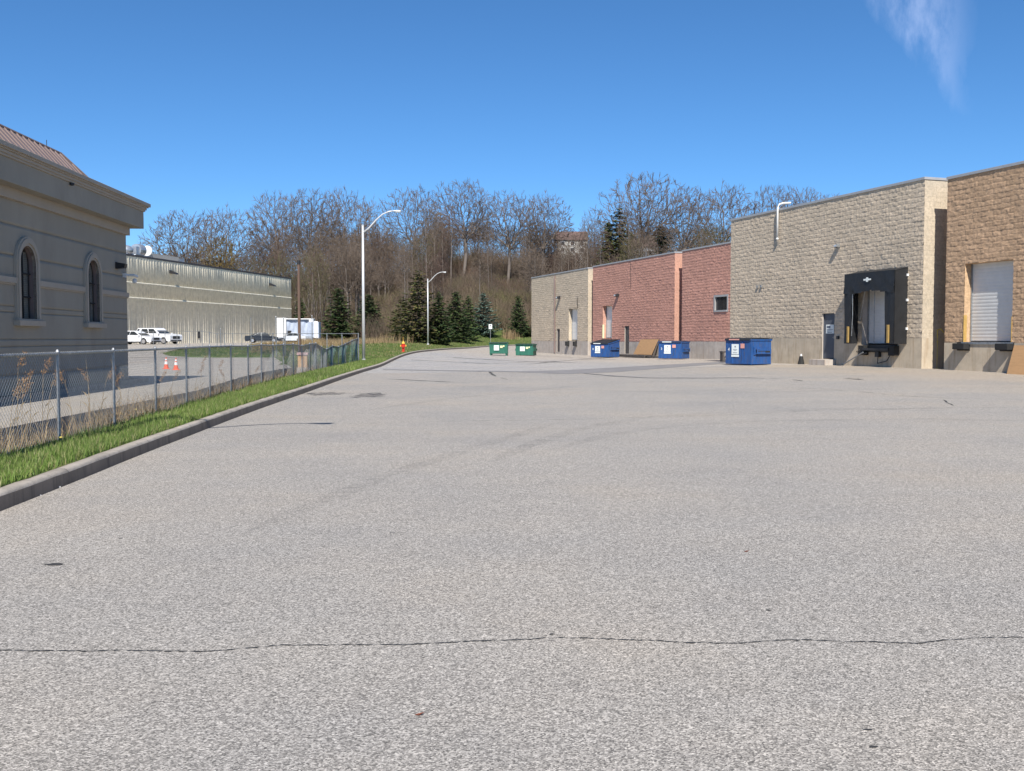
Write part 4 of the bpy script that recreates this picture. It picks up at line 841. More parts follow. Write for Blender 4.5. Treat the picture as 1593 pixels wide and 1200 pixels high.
for wi, c in enumerate(WIN):
    m = MB(); A = arch(c, hw); n = len(A)
    for (r0, r1, yf) in ((hw, hw + .07, .07), (hw + .07, hw + .19, .105), (hw + .19, hw + .25, .075)):
        P, Q = arch(c, r0), arch(c, r1)
        vs = [(x, -yf, z) for x, z in P] + [(x, -yf, z) for x, z in Q] + [(x, .02, z) for x, z in P] + [(x, .02, z) for x, z in Q]
        fs = []
        for i in range(n - 1): fs += [(i, i + 1, n + i + 1, n + i), (n + i, n + i + 1, 3 * n + i + 1, 3 * n + i), (2 * n + i, 2 * n + i + 1, i + 1, i)]
        m.add(vs, fs)
    w_ = m.build('window_surround', K['stuccolt'], OB)
    vs = [(x, -.07, z) for x, z in A] + [(x, .14, z) for x, z in A]
    MB().add(vs, [(i, n + i, n + i + 1, i + 1) for i in range(n - 1)]).quad((-c - hw, -.07, zs0), (-c + hw, -.07, zs0), (-c + hw, .14, zs0), (-c - hw, .14, zs0)).build('window_recess', K['copper'], w_)
    MB().box(-c - hw - .34, -c + hw + .34, -.17, .02, zs0 - .19, zs0 - .04).box(-c - hw - .3, -c + hw + .3, -.13, .02, zs0 - .04, zs0).build('sill', K['stuccolt'], w_, .01)
    MB().add([(x, .12, z) for x, z in A], [tuple(range(n))]).build('pane', mpane, w_)
    f = MB().box(-c - .022, -c + .022, .08, .115, zs0, zc0 + hw - .01)
    for z in (2.72, 3.35): f.box(-c - hw + .005, -c + hw - .005, .08, .113, z - .02, z + .02)
    f.build('muntins', K['rubberblk'], w_)
    bl = MB(); z = zs0 + .03
    while z < zc0 + .3:
        r_ = hw if z < zc0 else math.sqrt(max(.01, hw ** 2 - (z - zc0) ** 2))
        bl.quad((-c - r_ + .03, .15, z), (-c + r_ - .03, .15, z), (-c + r_ - .03, .156, z + .044), (-c - r_ + .03, .156, z + .044)); z += .05
    bl.build('blind', K['blind'], w_)
    MB().add([(x, .3, z) for x, z in A], [tuple(range(n))]).build('room_dark', K['rubberblk'], w_)
edges = [-24] + sorted([v for c in WIN for v in (-c - hw - .25, -c + hw + .25)]) + [.03]
m = MB()
for a, b in zip(edges[::2], edges[1::2]): m.box(a, b, -.07, .02, 3.04, 3.2).box(a, b, -.035, .02, 3.0, 3.04)
m.build('string_course', K['stuccolt'], OB, .006)
w_ = MB().hexa([(-1.16, -.3, 4.0), (-.9, -.3, 4.0), (-.9, 0, 3.97), (-1.16, 0, 3.97), (-1.16, -.34, 4.14), (-.9, -.34, 4.14), (-.9, 0, 4.2), (-1.16, 0, 4.2)]).build('wall_light', K['darkmetal'], OB, .01)
MB().box(-.42, -.3, -.1, 0, 3.72, 3.86).tube([(-.36, -.1, 3.8), (-.3, -.35, 3.8), (-.15, -.42, 3.76)], .045, 8).lathe([(.02, 3.52), (.07, 3.56), (.08, 3.64), (.03, 3.7)], (-.14, -.32, 0), 10).build('security_camera', K['white'], OB)
MB().lathe([(.02, 6.02), (.07, 6.04), (.07, 6.1)], (-6.3, -.54, -.02), 8).build('eave_spotlight', K['darkmetal'], OB)

# ------------------------------------------------------------------ ribbed warehouse
WH = empty('warehouse', (-34.9, 158, 0), math.atan2(.9823, .1872), 'long ribbed concrete warehouse with two horizontal lines and rooftop fans', 'building')
R_ = random.Random(5); xs = []; hs = []; x = -72.
while x < -.3:
    p = R_.choice([.42, .5, .6, .75]); d_ = R_.uniform(.012, .036)
    xs += [x, x + p * .72, x + p * .76, x + p * .93]; hs += [0, R_.uniform(-.01, .012), d_, d_]; x += p
xs.append(0.); hs.append(0.); xs = np.array(xs); hs = np.array(hs)
zs = np.array([.3, 6.10, 6.11, 6.29, 6.30, 6.36, 6.37, 7.84, 7.85, 8.03, 8.04, 8.10, 8.11, 10.9]); zo = np.array([0, 0, .06, .06, -.06, -.06, 0, 0, .06, .06, -.06, -.06, 0, 0])
def whH(X, Z):
    o = zo[np.searchsorted(zs, Z - .002)]; return np.where(o == 0, np.interp(X, xs, hs), o)
K['precast'] = M_wall('ribbed_precast', (.78, .71, .56), (.5, .46, .33), .35)
grid_h('front_wall', xs, zs, whH, None, K['precast'], WH)
MB().quad((-72, 40, .3), (-72, 0, .3), (-72, 0, 10.9), (-72, 40, 10.9)).quad((0, 0, .3), (0, 40, .3), (0, 40, 10.9), (0, 0, 10.9)).quad((0, 40, .3), (-72, 40, .3), (-72, 40, 10.9), (0, 40, 10.9)).build('rear_wall', K['precast'], WH)
MB().box(-72, 0, .2, 40, 10.5, 10.8).build('roof', K['concrete2'], WH)
MB().box(-72.1, .1, -.05, .3, 10.9, 11.12).build('coping', K['dgrey'], WH)
for xx in (-36.4, -7.9):
    w_ = MB().hexa([(xx - .3, -.9, 9.35), (xx + .3, -.9, 9.35), (xx + .3, 0, 9.5), (xx - .3, 0, 9.5), (xx - .3, -.8, 9.55), (xx + .3, -.8, 9.55), (xx + .3, 0, 9.9), (xx - .3, 0, 9.9)]).build('wall_light', K['darkmetal'], WH)
MB().box(-29.9, -29.5, -.09, .0, 1.6, 2.5).build('meter_box', K['darkmetal'], WH)
fn = empty('roof_fan'); fn.parent = WH
MB().box(-44.6, -39.4, 1.1, 1.9, 11.0, 11.35).lathe([(.5, 11.3), (.8, 11.5), (.85, 11.9), (.5, 12.25), (.1, 12.35)], (-43.4, 1.6, 0), 14).build('fan_cowl', K['silver'], fn, smooth=True)
MB().lathe([(.7, -.6), (.75, -.2), (.75, .5), (.5, .7)], (-40.9, 1.5, 11.95), 16, 'x').box(-42.2, -40.6, 1.0, 2.0, 11.35, 12.3).build('fan_drum', K['silver'], fn, smooth=False)
MB().lathe([(.15, 1.12), (.62, 1.15), (.62, 1.3), (.15, 1.35)], (-40.2, 1.5, 12.05), 14, 'x').build('fan_intake', K['white'], fn)
MB().tube([(-43.6, 1.6, 12.5), (-43.9, 1.6, 13.3)], .04, 5).build('fan_mast', K['galv'], fn)
MB().box(-38.0, -31.7, 1.5, 3.6, 10.9, 11.85).build('rooftop_unit', K['houseW'], WH); MB().box(-31.5, -30.3, 1.5, 2.8, 10.9, 11.7).build('rooftop_unit', K['silver'], WH)

# ------------------------------------------------------------------ lamp poles, hydrant, signs, poles
def lamp(x, y, z, label, h=7.9, reach=1.86):
    u = empty('street_lamp', (x, y, z), 0, label, 'street lamp', 'galvanised lamp poles along the kerb')
    MB().tube([(0, 0, .05), (-.0, 0, h * .5), (0, 0, h)], [.095, .08, .065], 12).build('pole', K['alu'], u, smooth=True)
    MB().lathe([(.2, 0), (.2, .03), (.13, .05), (.12, .16)], (0, 0, 0), 12).box(-.16, .16, -.16, .16, -.02, .02).build('base_plate', K['alu'], u)
    pts = [(.0, 0, h - .42), (reach * .2, 0, h - .12), (reach * .42, 0, h + .34), (reach * .62, 0, h + .66), (reach * .82, 0, h + .82), (reach, 0, h + .86)]
    MB().tube(pts, [.05, .046, .042, .038, .034, .03], 8).build('arm', K['alu'], u, smooth=True)
    hd = MB().hexa([(reach - .1, -.06, h + .82), (reach + .38, -.13, h + .79), (reach + .38, .13, h + .79), (reach - .1, .06, h + .82), (reach - .1, -.04, h + .89), (reach + .34, -.08, h + .9), (reach + .34, .08, h + .9), (reach - .1, .04, h + .89)]).build('lamp_head', K['galv'], u, .02)
    MB().box(reach + .06, reach + .32, -.09, .09, h + .765, h + .789).build('lens', K['lens'], hd)
    MB().lathe([(.075, h), (.075, h + .03), (.02, h + .06)], (0, 0, 0), 10).build('cap', K['alu'], u)
    return u
lamp(-8.66, 58.2, Gs(-8.66, 58.2) - .02, 'tall grey lamp pole at the end of the chain-link fence, nearer of the two')
lamp(-10.15, 120.5, Gs(-10.15, 120.5), 'shorter-looking far lamp pole in front of the big spruce')
lamp(-5.9, 9.7, .15, 'lamp pole beside the near end of the fence, just outside the picture', 7.85, 2.15)

hy = empty('fire_hydrant', (-8.72, 80, Gs(-8.72, 80)), 0, 'red fire hydrant with yellow bonnet on the lawn beside the curb', 'hydrant')
MB().lathe([(.17, 0), (.17, .05), (.11, .07), (.11, .62), (.13, .64), (.13, .68), (.1, .7)], (0, 0, 0), 12).box(-.2, .2, -.06, .06, .47, .59).lathe([(.08, -.2), (.08, .0)], (0, 0, .45), 10, 'y').build('barrel', K['hydred'], hy, smooth=False)
MB().lathe([(.13, .69), (.12, .76), (.08, .83), (.035, .86), (.035, .92)], (0, 0, 0), 12).box(-.25, -.19, -.07, .07, .46, .6).box(.19, .25, -.07, .07, .46, .6).build('bonnet', K['hydyel'], hy)
MB().tube([(-.02, .12, .6), (-.03, .14, 1.25)], .012, 5).build('snow_marker', K['hydyel'], hy)
def sign(x, y, z, h, w, hh, label, yaw=0.):
    u = empty('parking_sign', (x, y, z), yaw, label, 'sign', 'small white signs on posts by the lawn')
    MB().box(-.025, .025, -.02, .02, -.1, h).build('post', K['galv'], u)
    p = MB().box(-w / 2, w / 2, -.035, -.02, h - hh, h).build('plate', K['white'], u, .01)
    MB().box(-w * .25, w * .25, -.039, -.0355, h - hh * .45, h - hh * .2).build('sign_mark', K['ink'], p)
sign(-12.1, 128, Gs(-12.1, 128), 2.7, .3, .55, 'small white sign on a post left of the far lamp pole, by the big spruce')
sign(-3.2, 148, Gs(-3.2, 148), 3.0, .5, .7, 'small white sign on a post behind the left green dumpster')
# creosoted pole with a cabinet in front
pz = Gs(-16.2, 76)
up = empty('utility_pole', (-16.2, 76, pz), 0, 'short brown wooden pole rising from the weedy mound', 'utility pole')
MB().tube([(0, 0, -.3), (0, 0, 7.45 - pz)], [.12, .10], 9).build('pole', K['pole'], up)
MB().tube([(0, 0, 7.2 - pz), (0, 0, 7.5 - pz)], .13, 9).build('cap', K['darkmetal'], up)
cb = empty('utility_cabinet', (-11.25, 53.6, -.15), .1, 'small orange cabinet with pinkish top seen through the chain-link fence', 'cabinet')
MB().box(-.25, .25, -.2, .2, .18, .84).build('body', K['boxy'], cb, .015); MB().box(-.3, .3, -.25, .25, .84, .98).build('lid', K['boxtop'], cb, .02)
MB().box(-.3, .3, -.25, .25, -.3, .18).build('plinth', K['concrete2'], cb, .01)
# safety cones
def cone(x, y, z, label):
    u = empty('traffic_cone', (x, y, z), .3, label, 'traffic cone', 'orange cones on the lane')
    u.scale = (.86, .86, .86); MB().box(-.2, .2, -.2, .2, 0, .035).lathe([(.15, .035), (.03, .68), (.02, .7)], (0, 0, 0), 14).build('body', K['orange'], u)
    MB().lathe([(.112, .28), (.078, .46)], (0, 0, 0), 14).lathe([(.067, .52), (.05, .61)], (0, 0, 0), 14).build('white_bands', K['reflect'], u)
cone(-18.05, 52.0, 0.0, 'left orange traffic cone with white bands'); cone(-17.0, 50.4, 0, 'right orange traffic cone, slightly nearer, with white bands')

# ------------------------------------------------------------------ vehicles
def car(name, label, cat, loc, yaw, L, Wd, Hh, paint, suv):
    u = empty(name, loc, yaw, label, cat)
    wr = .36 if suv else .32; fx, rx = L * .5 - .93, -L * .5 + (1.0 if suv else 1.0); gc = .27 if suv else .2; bh = Hh * (.62 if suv else .62)
    def archp(c):
        return [(c + (wr + .06) * math.cos(a), wr + (wr + .06) * math.sin(a)) for a in [math.pi * (1 - k / 8) for k in range(9)] if wr + (wr + .06) * math.sin(a) > gc - .01]
    low = [(-L / 2 + .06, gc + .1), (-L / 2 + .12, gc)] + archp(rx) + archp(fx) + [(L / 2 - .12, gc), (L / 2 - .02, gc + .12), (L / 2, gc + .35)]
    if suv: top = [(L / 2 - .03, bh * .86), (L / 2 - .12, bh * .94), (L / 2 - .5, bh * 1.0), (L * .17 + .1, bh * 1.07), (-L / 2 + .03, bh * 1.05), (-L / 2, bh * .75), (-L / 2 + .02, gc + .3)]
    else: top = [(L / 2 - .04, bh * .72), (L / 2 - .2, bh * .82), (L / 2 - .7, bh * .95), (L * .2, bh * 1.06), (-L / 2 + .6, bh * 1.1), (-L / 2 + .05, bh * 1.08), (-L / 2, bh * .75), (-L / 2 + .02, gc + .25)]
    pts = low + top; n = len(pts)
    sec = [(-Wd / 2 + .04, .985), (-Wd / 2, 1.), (Wd / 2, 1.), (Wd / 2 - .04, .985)]
    vs = []; fs = []
    for (y, k) in sec: vs += [(x * (k if abs(x) > L * .4 else 1), y, z) for x, z in pts]
    for j in range(3): fs += [(j * n + i, j * n + (i + 1) % n, (j + 1) * n + (i + 1) % n, (j + 1) * n + i) for i in range(n)]
    fs += [tuple(range(n))[::-1], tuple(range(3 * n, 4 * n))]
    MB().add(vs, fs).build('body', paint, u, .05, seg=3)
    if suv: g0, g1 = [(-L / 2 + .04, bh * 1.03), (L * .20, bh * 1.03)], [(-L / 2 + .42, Hh), (L * .045, Hh)]
    else: g0, g1 = [(-L / 2 + .55, bh * 1.06), (L * .235, bh * 1.02)], [(-L * .13, Hh), (L * .045, Hh)]
    wi, ti = Wd / 2 - .07, Wd / 2 - .24
    cab = MB().hexa([(g0[0][0], -wi, g0[0][1]), (g0[1][0], -wi, g0[1][1]), (g0[1][0], wi, g0[1][1]), (g0[0][0], wi, g0[0][1]), (g1[0][0], -ti, g1[0][1] - .02), (g1[1][0], -ti, g1[1][1] - .02), (g1[1][0], ti, g1[1][1] - .02), (g1[0][0], ti, g1[0][1] - .02)])
    cab.build('cabin', paint, u, .06, seg=3)
    def lerp(f, h, side, o=.012):
        x = (g0[0][0] * (1 - h) + g1[0][0] * h) * (1 - f) + (g0[1][0] * (1 - h) + g1[1][0] * h) * f
        y = side * ((wi) * (1 - h) + ti * h + o); z = (g0[0][1] * (1 - f) + g0[1][1] * f) * (1 - h) + (Hh - .02) * h; return (x, y, z)
    sp = [(.03, .17), (.24, .585), (.6, .93)] if suv else [(.06, .15), (.165, .53), (.545, .96)]
    for side in (-1, 1):
        w_ = MB()
        for a, b in sp: w_.quad(lerp(a, .12, side), lerp(b, .12, side), lerp(b - .02, .86, side), lerp(a + .02, .86, side))
        w_.build('side_windows', K['glass'], u)
        m = MB().box(L * .19, L * .19 + .13, side * (Wd / 2 + .02), side * (Wd / 2 + .17), bh * 1.0, bh * 1.13); m.build('wing_mirror', paint, u, .02)
        m = MB().quad((L / 2 - .07, side * (Wd / 2 - .1), bh * .8), (L / 2 - .28, side * (Wd / 2 + .006), bh * .84), (L / 2 - .28, side * (Wd / 2 + .006), bh * .68), (L / 2 + .005, side * (Wd / 2 - .1), bh * .62)); m.quad((L / 2 + .012, side * (Wd / 2 - .55), bh * .78), (L / 2 + .012, side * (Wd / 2 - .12), bh * .8), (L / 2 + .012, side * (Wd / 2 - .12), bh * .66), (L / 2 + .012, side * (Wd / 2 - .55), bh * .66)); m.build('headlight', K['lens'], u)
    e = .015
    MB().quad((g0[1][0] - .04 + e, -wi + .08, g0[1][1] + .06), (g0[1][0] - .04 + e, wi - .08, g0[1][1] + .06), (g1[1][0] + .06 + e, ti - .06, Hh - .1), (g1[1][0] + .06 + e, -ti + .06, Hh - .1)).build('windscreen', K['glass'], u)
    MB().box(L / 2 - .01, L / 2 + .016, -Wd * .28, Wd * .28, bh * .52, bh * .8).box(L / 2 - .03, L / 2 + .012, -Wd * .42, Wd * .42, gc + .05, gc + .18).build('grille', K['darkmetal'], u, .01)
    MB().box(rx + wr + .1, fx - wr - .1, -Wd / 2 - .012, -Wd / 2 + .02, gc - .01, gc + .1).box(rx + wr + .1, fx - wr - .1, Wd / 2 - .02, Wd / 2 + .012, gc - .01, gc + .1).build('sill_trim', K['darkmetal'], u)
    for cx in (rx, fx):
        for side in (-1, 1):
            y0 = side * (Wd / 2 - .22); y1 = side * (Wd / 2 - .005)
            w_ = MB().lathe([(wr - .03, y0), (wr, y0 + side * .03), (wr, y1 - side * .03), (wr - .03, y1)], (cx, 0, wr), 20, 'y').build('wheel', K['tyre'], u)
            r_ = MB().lathe([(wr * .66, y1 - side * .01), (wr * .66, y1 + side * .006)], (cx, 0, wr), 16, 'y'); r_.build('rim', K['rim'], w_)
    if suv: MB().tube([(-L / 2 + .5, -ti + .05, Hh + .04), (0, -ti + .05, Hh + .04)], .02, 5).tube([(-L / 2 + .5, ti - .05, Hh + .04), (0, ti - .05, Hh + .04)], .02, 5).build('roof_rails', K['galv'], u)
    return u
car('parked_suv', 'white SUV with dark windows parked along the ribbed warehouse', 'car', (-39.4, 111, .95), rad(-22), 5.1, 2.0, 1.78, K['carwhite'], True)
car('parked_sedan', 'white sedan parked in front of the white SUV, half hidden by the stucco building', 'car', (-39.9, 106.0, .94), rad(-16), 4.9, 1.85, 1.46, K['carwhite'], False)
car('parked_sedan', 'dark sedan parked by the warehouse near the white trailers', 'car', (-33.4, 134, .97), rad(8), 4.7, 1.8, 1.42, K['carblack'], False)
car('parked_sedan', 'light grey sedan mostly hidden behind dry grass below the white trailers', 'car', (-29.6, 136, .97), rad(160), 4.5, 1.8, 1.42, K['lens'], False)
tr = empty('box_trailer', (-31.3, 143, 0.97), rad(6), 'white box trailer with its side covered by a sagging grey tarpaulin', 'trailer')
MB().box(-2.2, -.9, -1.2, 1.2, .7, 3.5).box(-.9, 2.9, .9, 1.2, .7, 3.4).box(-.9, 2.9, -1.2, 1.2, 3.3, 3.42).box(-.9, 2.9, -1.2, 1.2, .6, .8).box(2.3, 2.9, -1.2, 1.2, .7, 3.3).build('box', K['white'], tr, .02)
g_ = grid_h('tarpaulin', np.linspace(-.88, 2.3, 26), np.linspace(.85, 3.3, 14), lambda X, Z: .1 * np.sin(X * 3 + Z * 1.6) + .04 * np.sin(X * 9 - Z * 2), None, K['tarp'], tr, 'front', -.8)
MB().box(-.75, -.2, -1.0, -.95, .9, 1.7).build('hatch', K['rubberblk'], tr)
for xx in (-1.6, 2.2): MB().lathe([(.42, -1.15), (.42, -.85)], (xx, 0, .42), 14, 'y').lathe([(.42, .85), (.42, 1.15)], (xx, 0, .42), 14, 'y').build('wheels', K['tyre'], tr)
MB().box(-2.0, 2.7, -.5, .5, .5, .62).build('chassis', K['darkmetal'], tr)
tr = empty('small_trailer', (-27.9, 141, 0.97), rad(4), 'small white trailer standing right of the tarpaulin-covered one', 'trailer')
MB().box(-.8, .75, -1.1, 1.1, .6, 2.9).build('box', K['tarp'], tr, .02); MB().box(.05, .6, -1.13, -1.11, .7, 3.0).build('door', K['white'], tr)
MB().lathe([(.4, -1.1), (.4, -.8)], (0, 0, .4), 14, 'y').lathe([(.4, .8), (.4, 1.1)], (0, 0, .4), 14, 'y').build('wheels', K['tyre'], tr)

# ------------------------------------------------------------------ chain-link fences
FL = [(-5.55, 2.2), (-5.7, 4.4), (-5.75, 6.6), (-5.82, 8.9), (-5.95, 11.2), (-6.12, 13.42), (-6.28, 15.7), (-6.5, 18.15), (-6.72, 20.55), (-6.98, 23), (-7.14, 25.3), (-7.3, 27.55), (-7.42, 29.5), (-7.6, 31.7), (-7.75, 33.8), (-7.88, 35.9), (-8.05, 38.2), (-8.22, 40.5), (-8.42, 42.8), (-8.6, 45), (-8.78, 47.2), (-8.9, 49.4), (-8.95, 51.4), (-8.92, 53.3), (-8.85, 55.2), (-8.78, 57.0)]
def fz0(x, y): return max(.14, Gs(x, y)) if y < 47 else Gs(x, y)
FZ = [fz0(x, y) for x, y in FL]
FR = random.Random(3)
FTop = [z + 1.2 + (FR.uniform(-.04, .05) if i > 10 else 0) for i, z in enumerate(FZ)]
for i, dz in ((17, .06), (19, -.12), (20, -.06), (21, .05), (24, .1), (25, .15)): FTop[i] += dz
fen = empty('chain_link_fence', (FL[0][0], FL[0][1], 0), 0, 'galvanised chain-link fence running along the grass strip behind the kerb', 'fence')
ox, oy = FL[0]
for i, ((x, y), z, zt) in enumerate(zip(FL, FZ, FTop)):
    MB().tube([(x - ox, y - oy, z - .3), (x - ox, y - oy, zt + .02)], .0225 if i < 25 else .04, 8).lathe([(.03, zt + .02), (.02, zt + .05), (.004, zt + .06)], (x - ox, y - oy, 0), 8).build('post', K['galv'], fen)
MB().tube([(x - ox + .0, y - oy, zt) for (x, y), zt in zip(FL, FTop)], .018, 8).build('top_rail', K['galv'], fen, smooth=True)
def chainlink(fen, FL, FZ, FTop, name, mat, pitch, r, i0, i1, n=3, bulge=.0, off=(0, 0)):
    """diagonal wires woven along a run of the fence"""
    A = np.array(FL[i0:i1 + 1]); zz0 = np.array(FZ[i0:i1 + 1]) + .03; zz1 = np.array(FTop[i0:i1 + 1]) - .0; d = np.r_[0, np.cumsum(np.linalg.norm(np.diff(A, axis=0), axis=1))]
    Lh = 1.2; segs = []; r_ = np.random.default_rng(4)
    for sgn in (1, -1):
        for s in np.arange(-Lh, d[-1] + Lh, pitch):
            k = np.linspace(0, 1, 9); sp_ = s + sgn * k * Lh * .95 if sgn > 0 else s + Lh - k * Lh * .95
            ok = (sp_ >= 0) & (sp_ <= d[-1]); 
            X = np.interp(sp_, d, A[:, 0]); Y = np.interp(sp_, d, A[:, 1]); z0 = np.interp(sp_, d, zz0); z1 = np.interp(sp_, d, zz1)
            Z = z0 + (z1 - z0) * k; B = bulge * np.sin(sp_ * 1.7) * np.sin(k * math.pi)
            for j in range(8):
                if ok[j] and ok[j + 1]: segs.append((X[j] - ox + B[j] + .004 * sgn, Y[j] - oy, Z[j], X[j + 1] - ox + B[j + 1] + .004 * sgn, Y[j + 1] - oy, Z[j + 1], r, r))
    return segs_mesh(name, segs, n, mat, fen)
chainlink(fen, FL, FZ, FTop, 'wire_mesh', K['wire'], .075, .0021, 1, 12, 3)
chainlink(fen, FL, FZ, FTop, 'wire_mesh', K['wire'], .075, .0023, 12, 20, 3, .02)
chainlink(fen, FL, FZ, FTop, 'wire_mesh', K['wiregreen'], .075, .004, 20, 25, 3, .08)
# hooked ends of the mesh above the rail
tw = []
for i in range(1, 9):
    (x0, y0), (x1, y1) = FL[i], FL[i + 1]
    for k in range(30):
        f = k / 30; x = x0 + (x1 - x0) * f - ox; y = y0 + (y1 - y0) * f - oy; z = FTop[i] + (FTop[i + 1] - FTop[i]) * f
        tw.append((x - .02, y, z - .01, x + .02, y + .02, z + .03, .0035, .003)); tw.append((x + .024, y + .03, z - .02, x + .02, y + .02, z + .03, .0035, .003))
segs_mesh('wire_ends', tw, 3, K['galv'], fen)
# taller fence round the upper yard
BL = [(-8.78, 57.0), (-11.5, 62), (-14.4, 67.3), (-17.4, 72.6), (-20.4, 78), (-23.3, 83.3), (-26.2, 88.6), (-29.2, 94), (-32.4, 96.5), (-35.6, 99), (-38.9, 101.5)]
yf = empty('yard_fence', (BL[0][0], BL[0][1], 0), 0, 'thin galvanised fence with tall posts running back from the end of the chain-link fence', 'fence')
ox, oy = BL[0]; BLz = [Gs(x, y) for x, y in BL]; BT = [max(1.6 + 6.5 * y / F, 1.55) + (.25 if y > 90 else .02) for x, y in BL]
rl = []
for j in range(len(BL) - 1):
    for f in (0, .5):
        x = BL[j][0] + (BL[j + 1][0] - BL[j][0]) * f; y = BL[j][1] + (BL[j + 1][1] - BL[j][1]) * f; zt = BT[j] + (BT[j + 1] - BT[j]) * f
        tall = {4: 1.25, 5: .0, 7: .0}.get(j, 0) if f == 0 else (.0)
        MB().tube([(x - ox, y - oy, Gs(x, y) - .3), (x - ox, y - oy, zt + tall + .04)], .03, 6).build('post', K['galv'], yf); rl.append((x - ox, y - oy, zt))
MB().tube(rl, .02, 5).build('top_rail', K['galv'], yf)
wr_ = []
for a, b in zip(rl[:-1], rl[1:]):
    for q in (.35, .8, 1.2): wr_.append((a[0], a[1], a[2] - q, b[0], b[1], b[2] - q, .004, .004))
segs_mesh('strand_wires', wr_, 3, K['galv'], yf)
for i, (px_, y_, zt_) in enumerate([(430, 70, 3.1), (442, 69, 3.0), (486, 78, 3.35), (344, 84, 2.4)]):
    x_ = (px_ - 796.5) / F * y_
    o = MB().tube([(0, 0, -.3), (0, 0, zt_ - Gs(x_, y_))], .035, 6).lathe([(.04, zt_ - Gs(x_, y_)), (.01, zt_ - Gs(x_, y_) + .05)], (0, 0, 0), 6).build('steel_post', K['galv']); o.location = (x_, y_, Gs(x_, y_))
    tag(o, ['tall bare steel post left of the white box trailer', 'tall bare steel post just right of the box trailer corner', 'tall bare steel post standing in front of the small trailer', 'leaning-height steel post left of the dark sedan'][i], 'post')

# ------------------------------------------------------------------ houses on the slope
def house(px, py, Y, w, h, d, wall, roofm, label, yaw=0.):
    x = (px - 796.5) / F * Y; z = EYE + (526.4 - py) / F * Y
    u = empty('house', (x, Y, z), yaw, label, 'house')
    MB().box(-w / 2, w / 2, 0, d, -4, h).build('wall', wall, u)
    MB().prism([(-.5, h), (d + .5, h), (d / 2, h + d * .36)], -w / 2 - .5, w / 2 + .5, 'x').build('roof', roofm, u)
    n = max(2, int(w / 2.4))
    for k in range(n):
        for zz in ([h * .2, h * .62] if h > 4 else [h * .35]):
            cx = -w / 2 + (k + .5) * w / n
            f = MB().box(cx - .6, cx + .6, -.06, .0, zz, zz + 1.3).build('window', K['white'], u); MB().box(cx - .5, cx + .5, -.09, -.065, zz + .1, zz + 1.2).build('pane', K['glass'], f)
house(890, 398, 292, 8.5, 4.4, 8, K['houseW'], K['houseR'], 'cream house with brown roof above the far tan unit')
house(1000, 404, 285, 7, 3.6, 7, K['houseB'], K['houseR'], 'blue grey house behind the large tree above the red unit')
house(680, 408, 280, 5.5, 2.4, 6, K['houseW'], K['houseR'], 'small pale house low among the trunks on the middle of the slope')
# rail fence across the slope
rf = empty('rail_fence', (-12, 276, Gs(-12, 276)), 0, 'low dark rail fence crossing the wooded slope behind the big trees', 'fence')
z_ = rf.location.z
for k in range(15):
    x = -12 + k * 2.4; MB().box(x + 12 - .08, x + 12 + .08, -.08, .08, -1.5, Gs(x, 276) - z_ + 1.5).build('post', K['oldwood'], rf)
MB().tube([(k * 2.4, -.1, Gs(-12 + k * 2.4, 276) - z_ + 1.4) for k in range(15)], .09, 5).tube([(k * 2.4, -.1, Gs(-12 + k * 2.4, 276) - z_ + .8) for k in range(15)], .07, 5).build('rails', K['oldwood'], rf)

# ------------------------------------------------------------------ trees
K['bark'] = M('grey_bark', (.165, .138, .118), .9, var=.25, scale=1.5, stretch=(3, 3, .5))
K['twig'] = M_island('twigs', [(.13, .098, .078), (.18, .14, .11), (.15, .115, .09), (.22, .175, .14)])
K['twigred'] = M_island('reddish_twigs', [(.12, .075, .06), (.155, .10, .08), (.11, .075, .06), (.18, .13, .105)])
K['twigyel'] = M_island('budding_twigs', [(.20, .145, .045), (.26, .18, .05), (.14, .10, .05), (.22, .17, .07)])
K['twiggrn'] = M_island('green_budding_twigs', [(.10, .10, .045), (.15, .13, .06), (.09, .08, .05), (.17, .15, .08)])
K['spruce'] = M_island('spruce_needles', [(.04, .075, .028), (.065, .105, .035), (.115, .145, .045), (.05, .085, .035)])
K['spruceblue'] = M_island('blue_spruce_needles', [(.09, .15, .125), (.13, .20, .165), (.18, .25, .21), (.09, .15, .11)])
K['spruceold'] = M_island('brownish_needles', [(.07, .085, .025), (.11, .11, .035), (.045, .07, .022), (.15, .12, .05)])

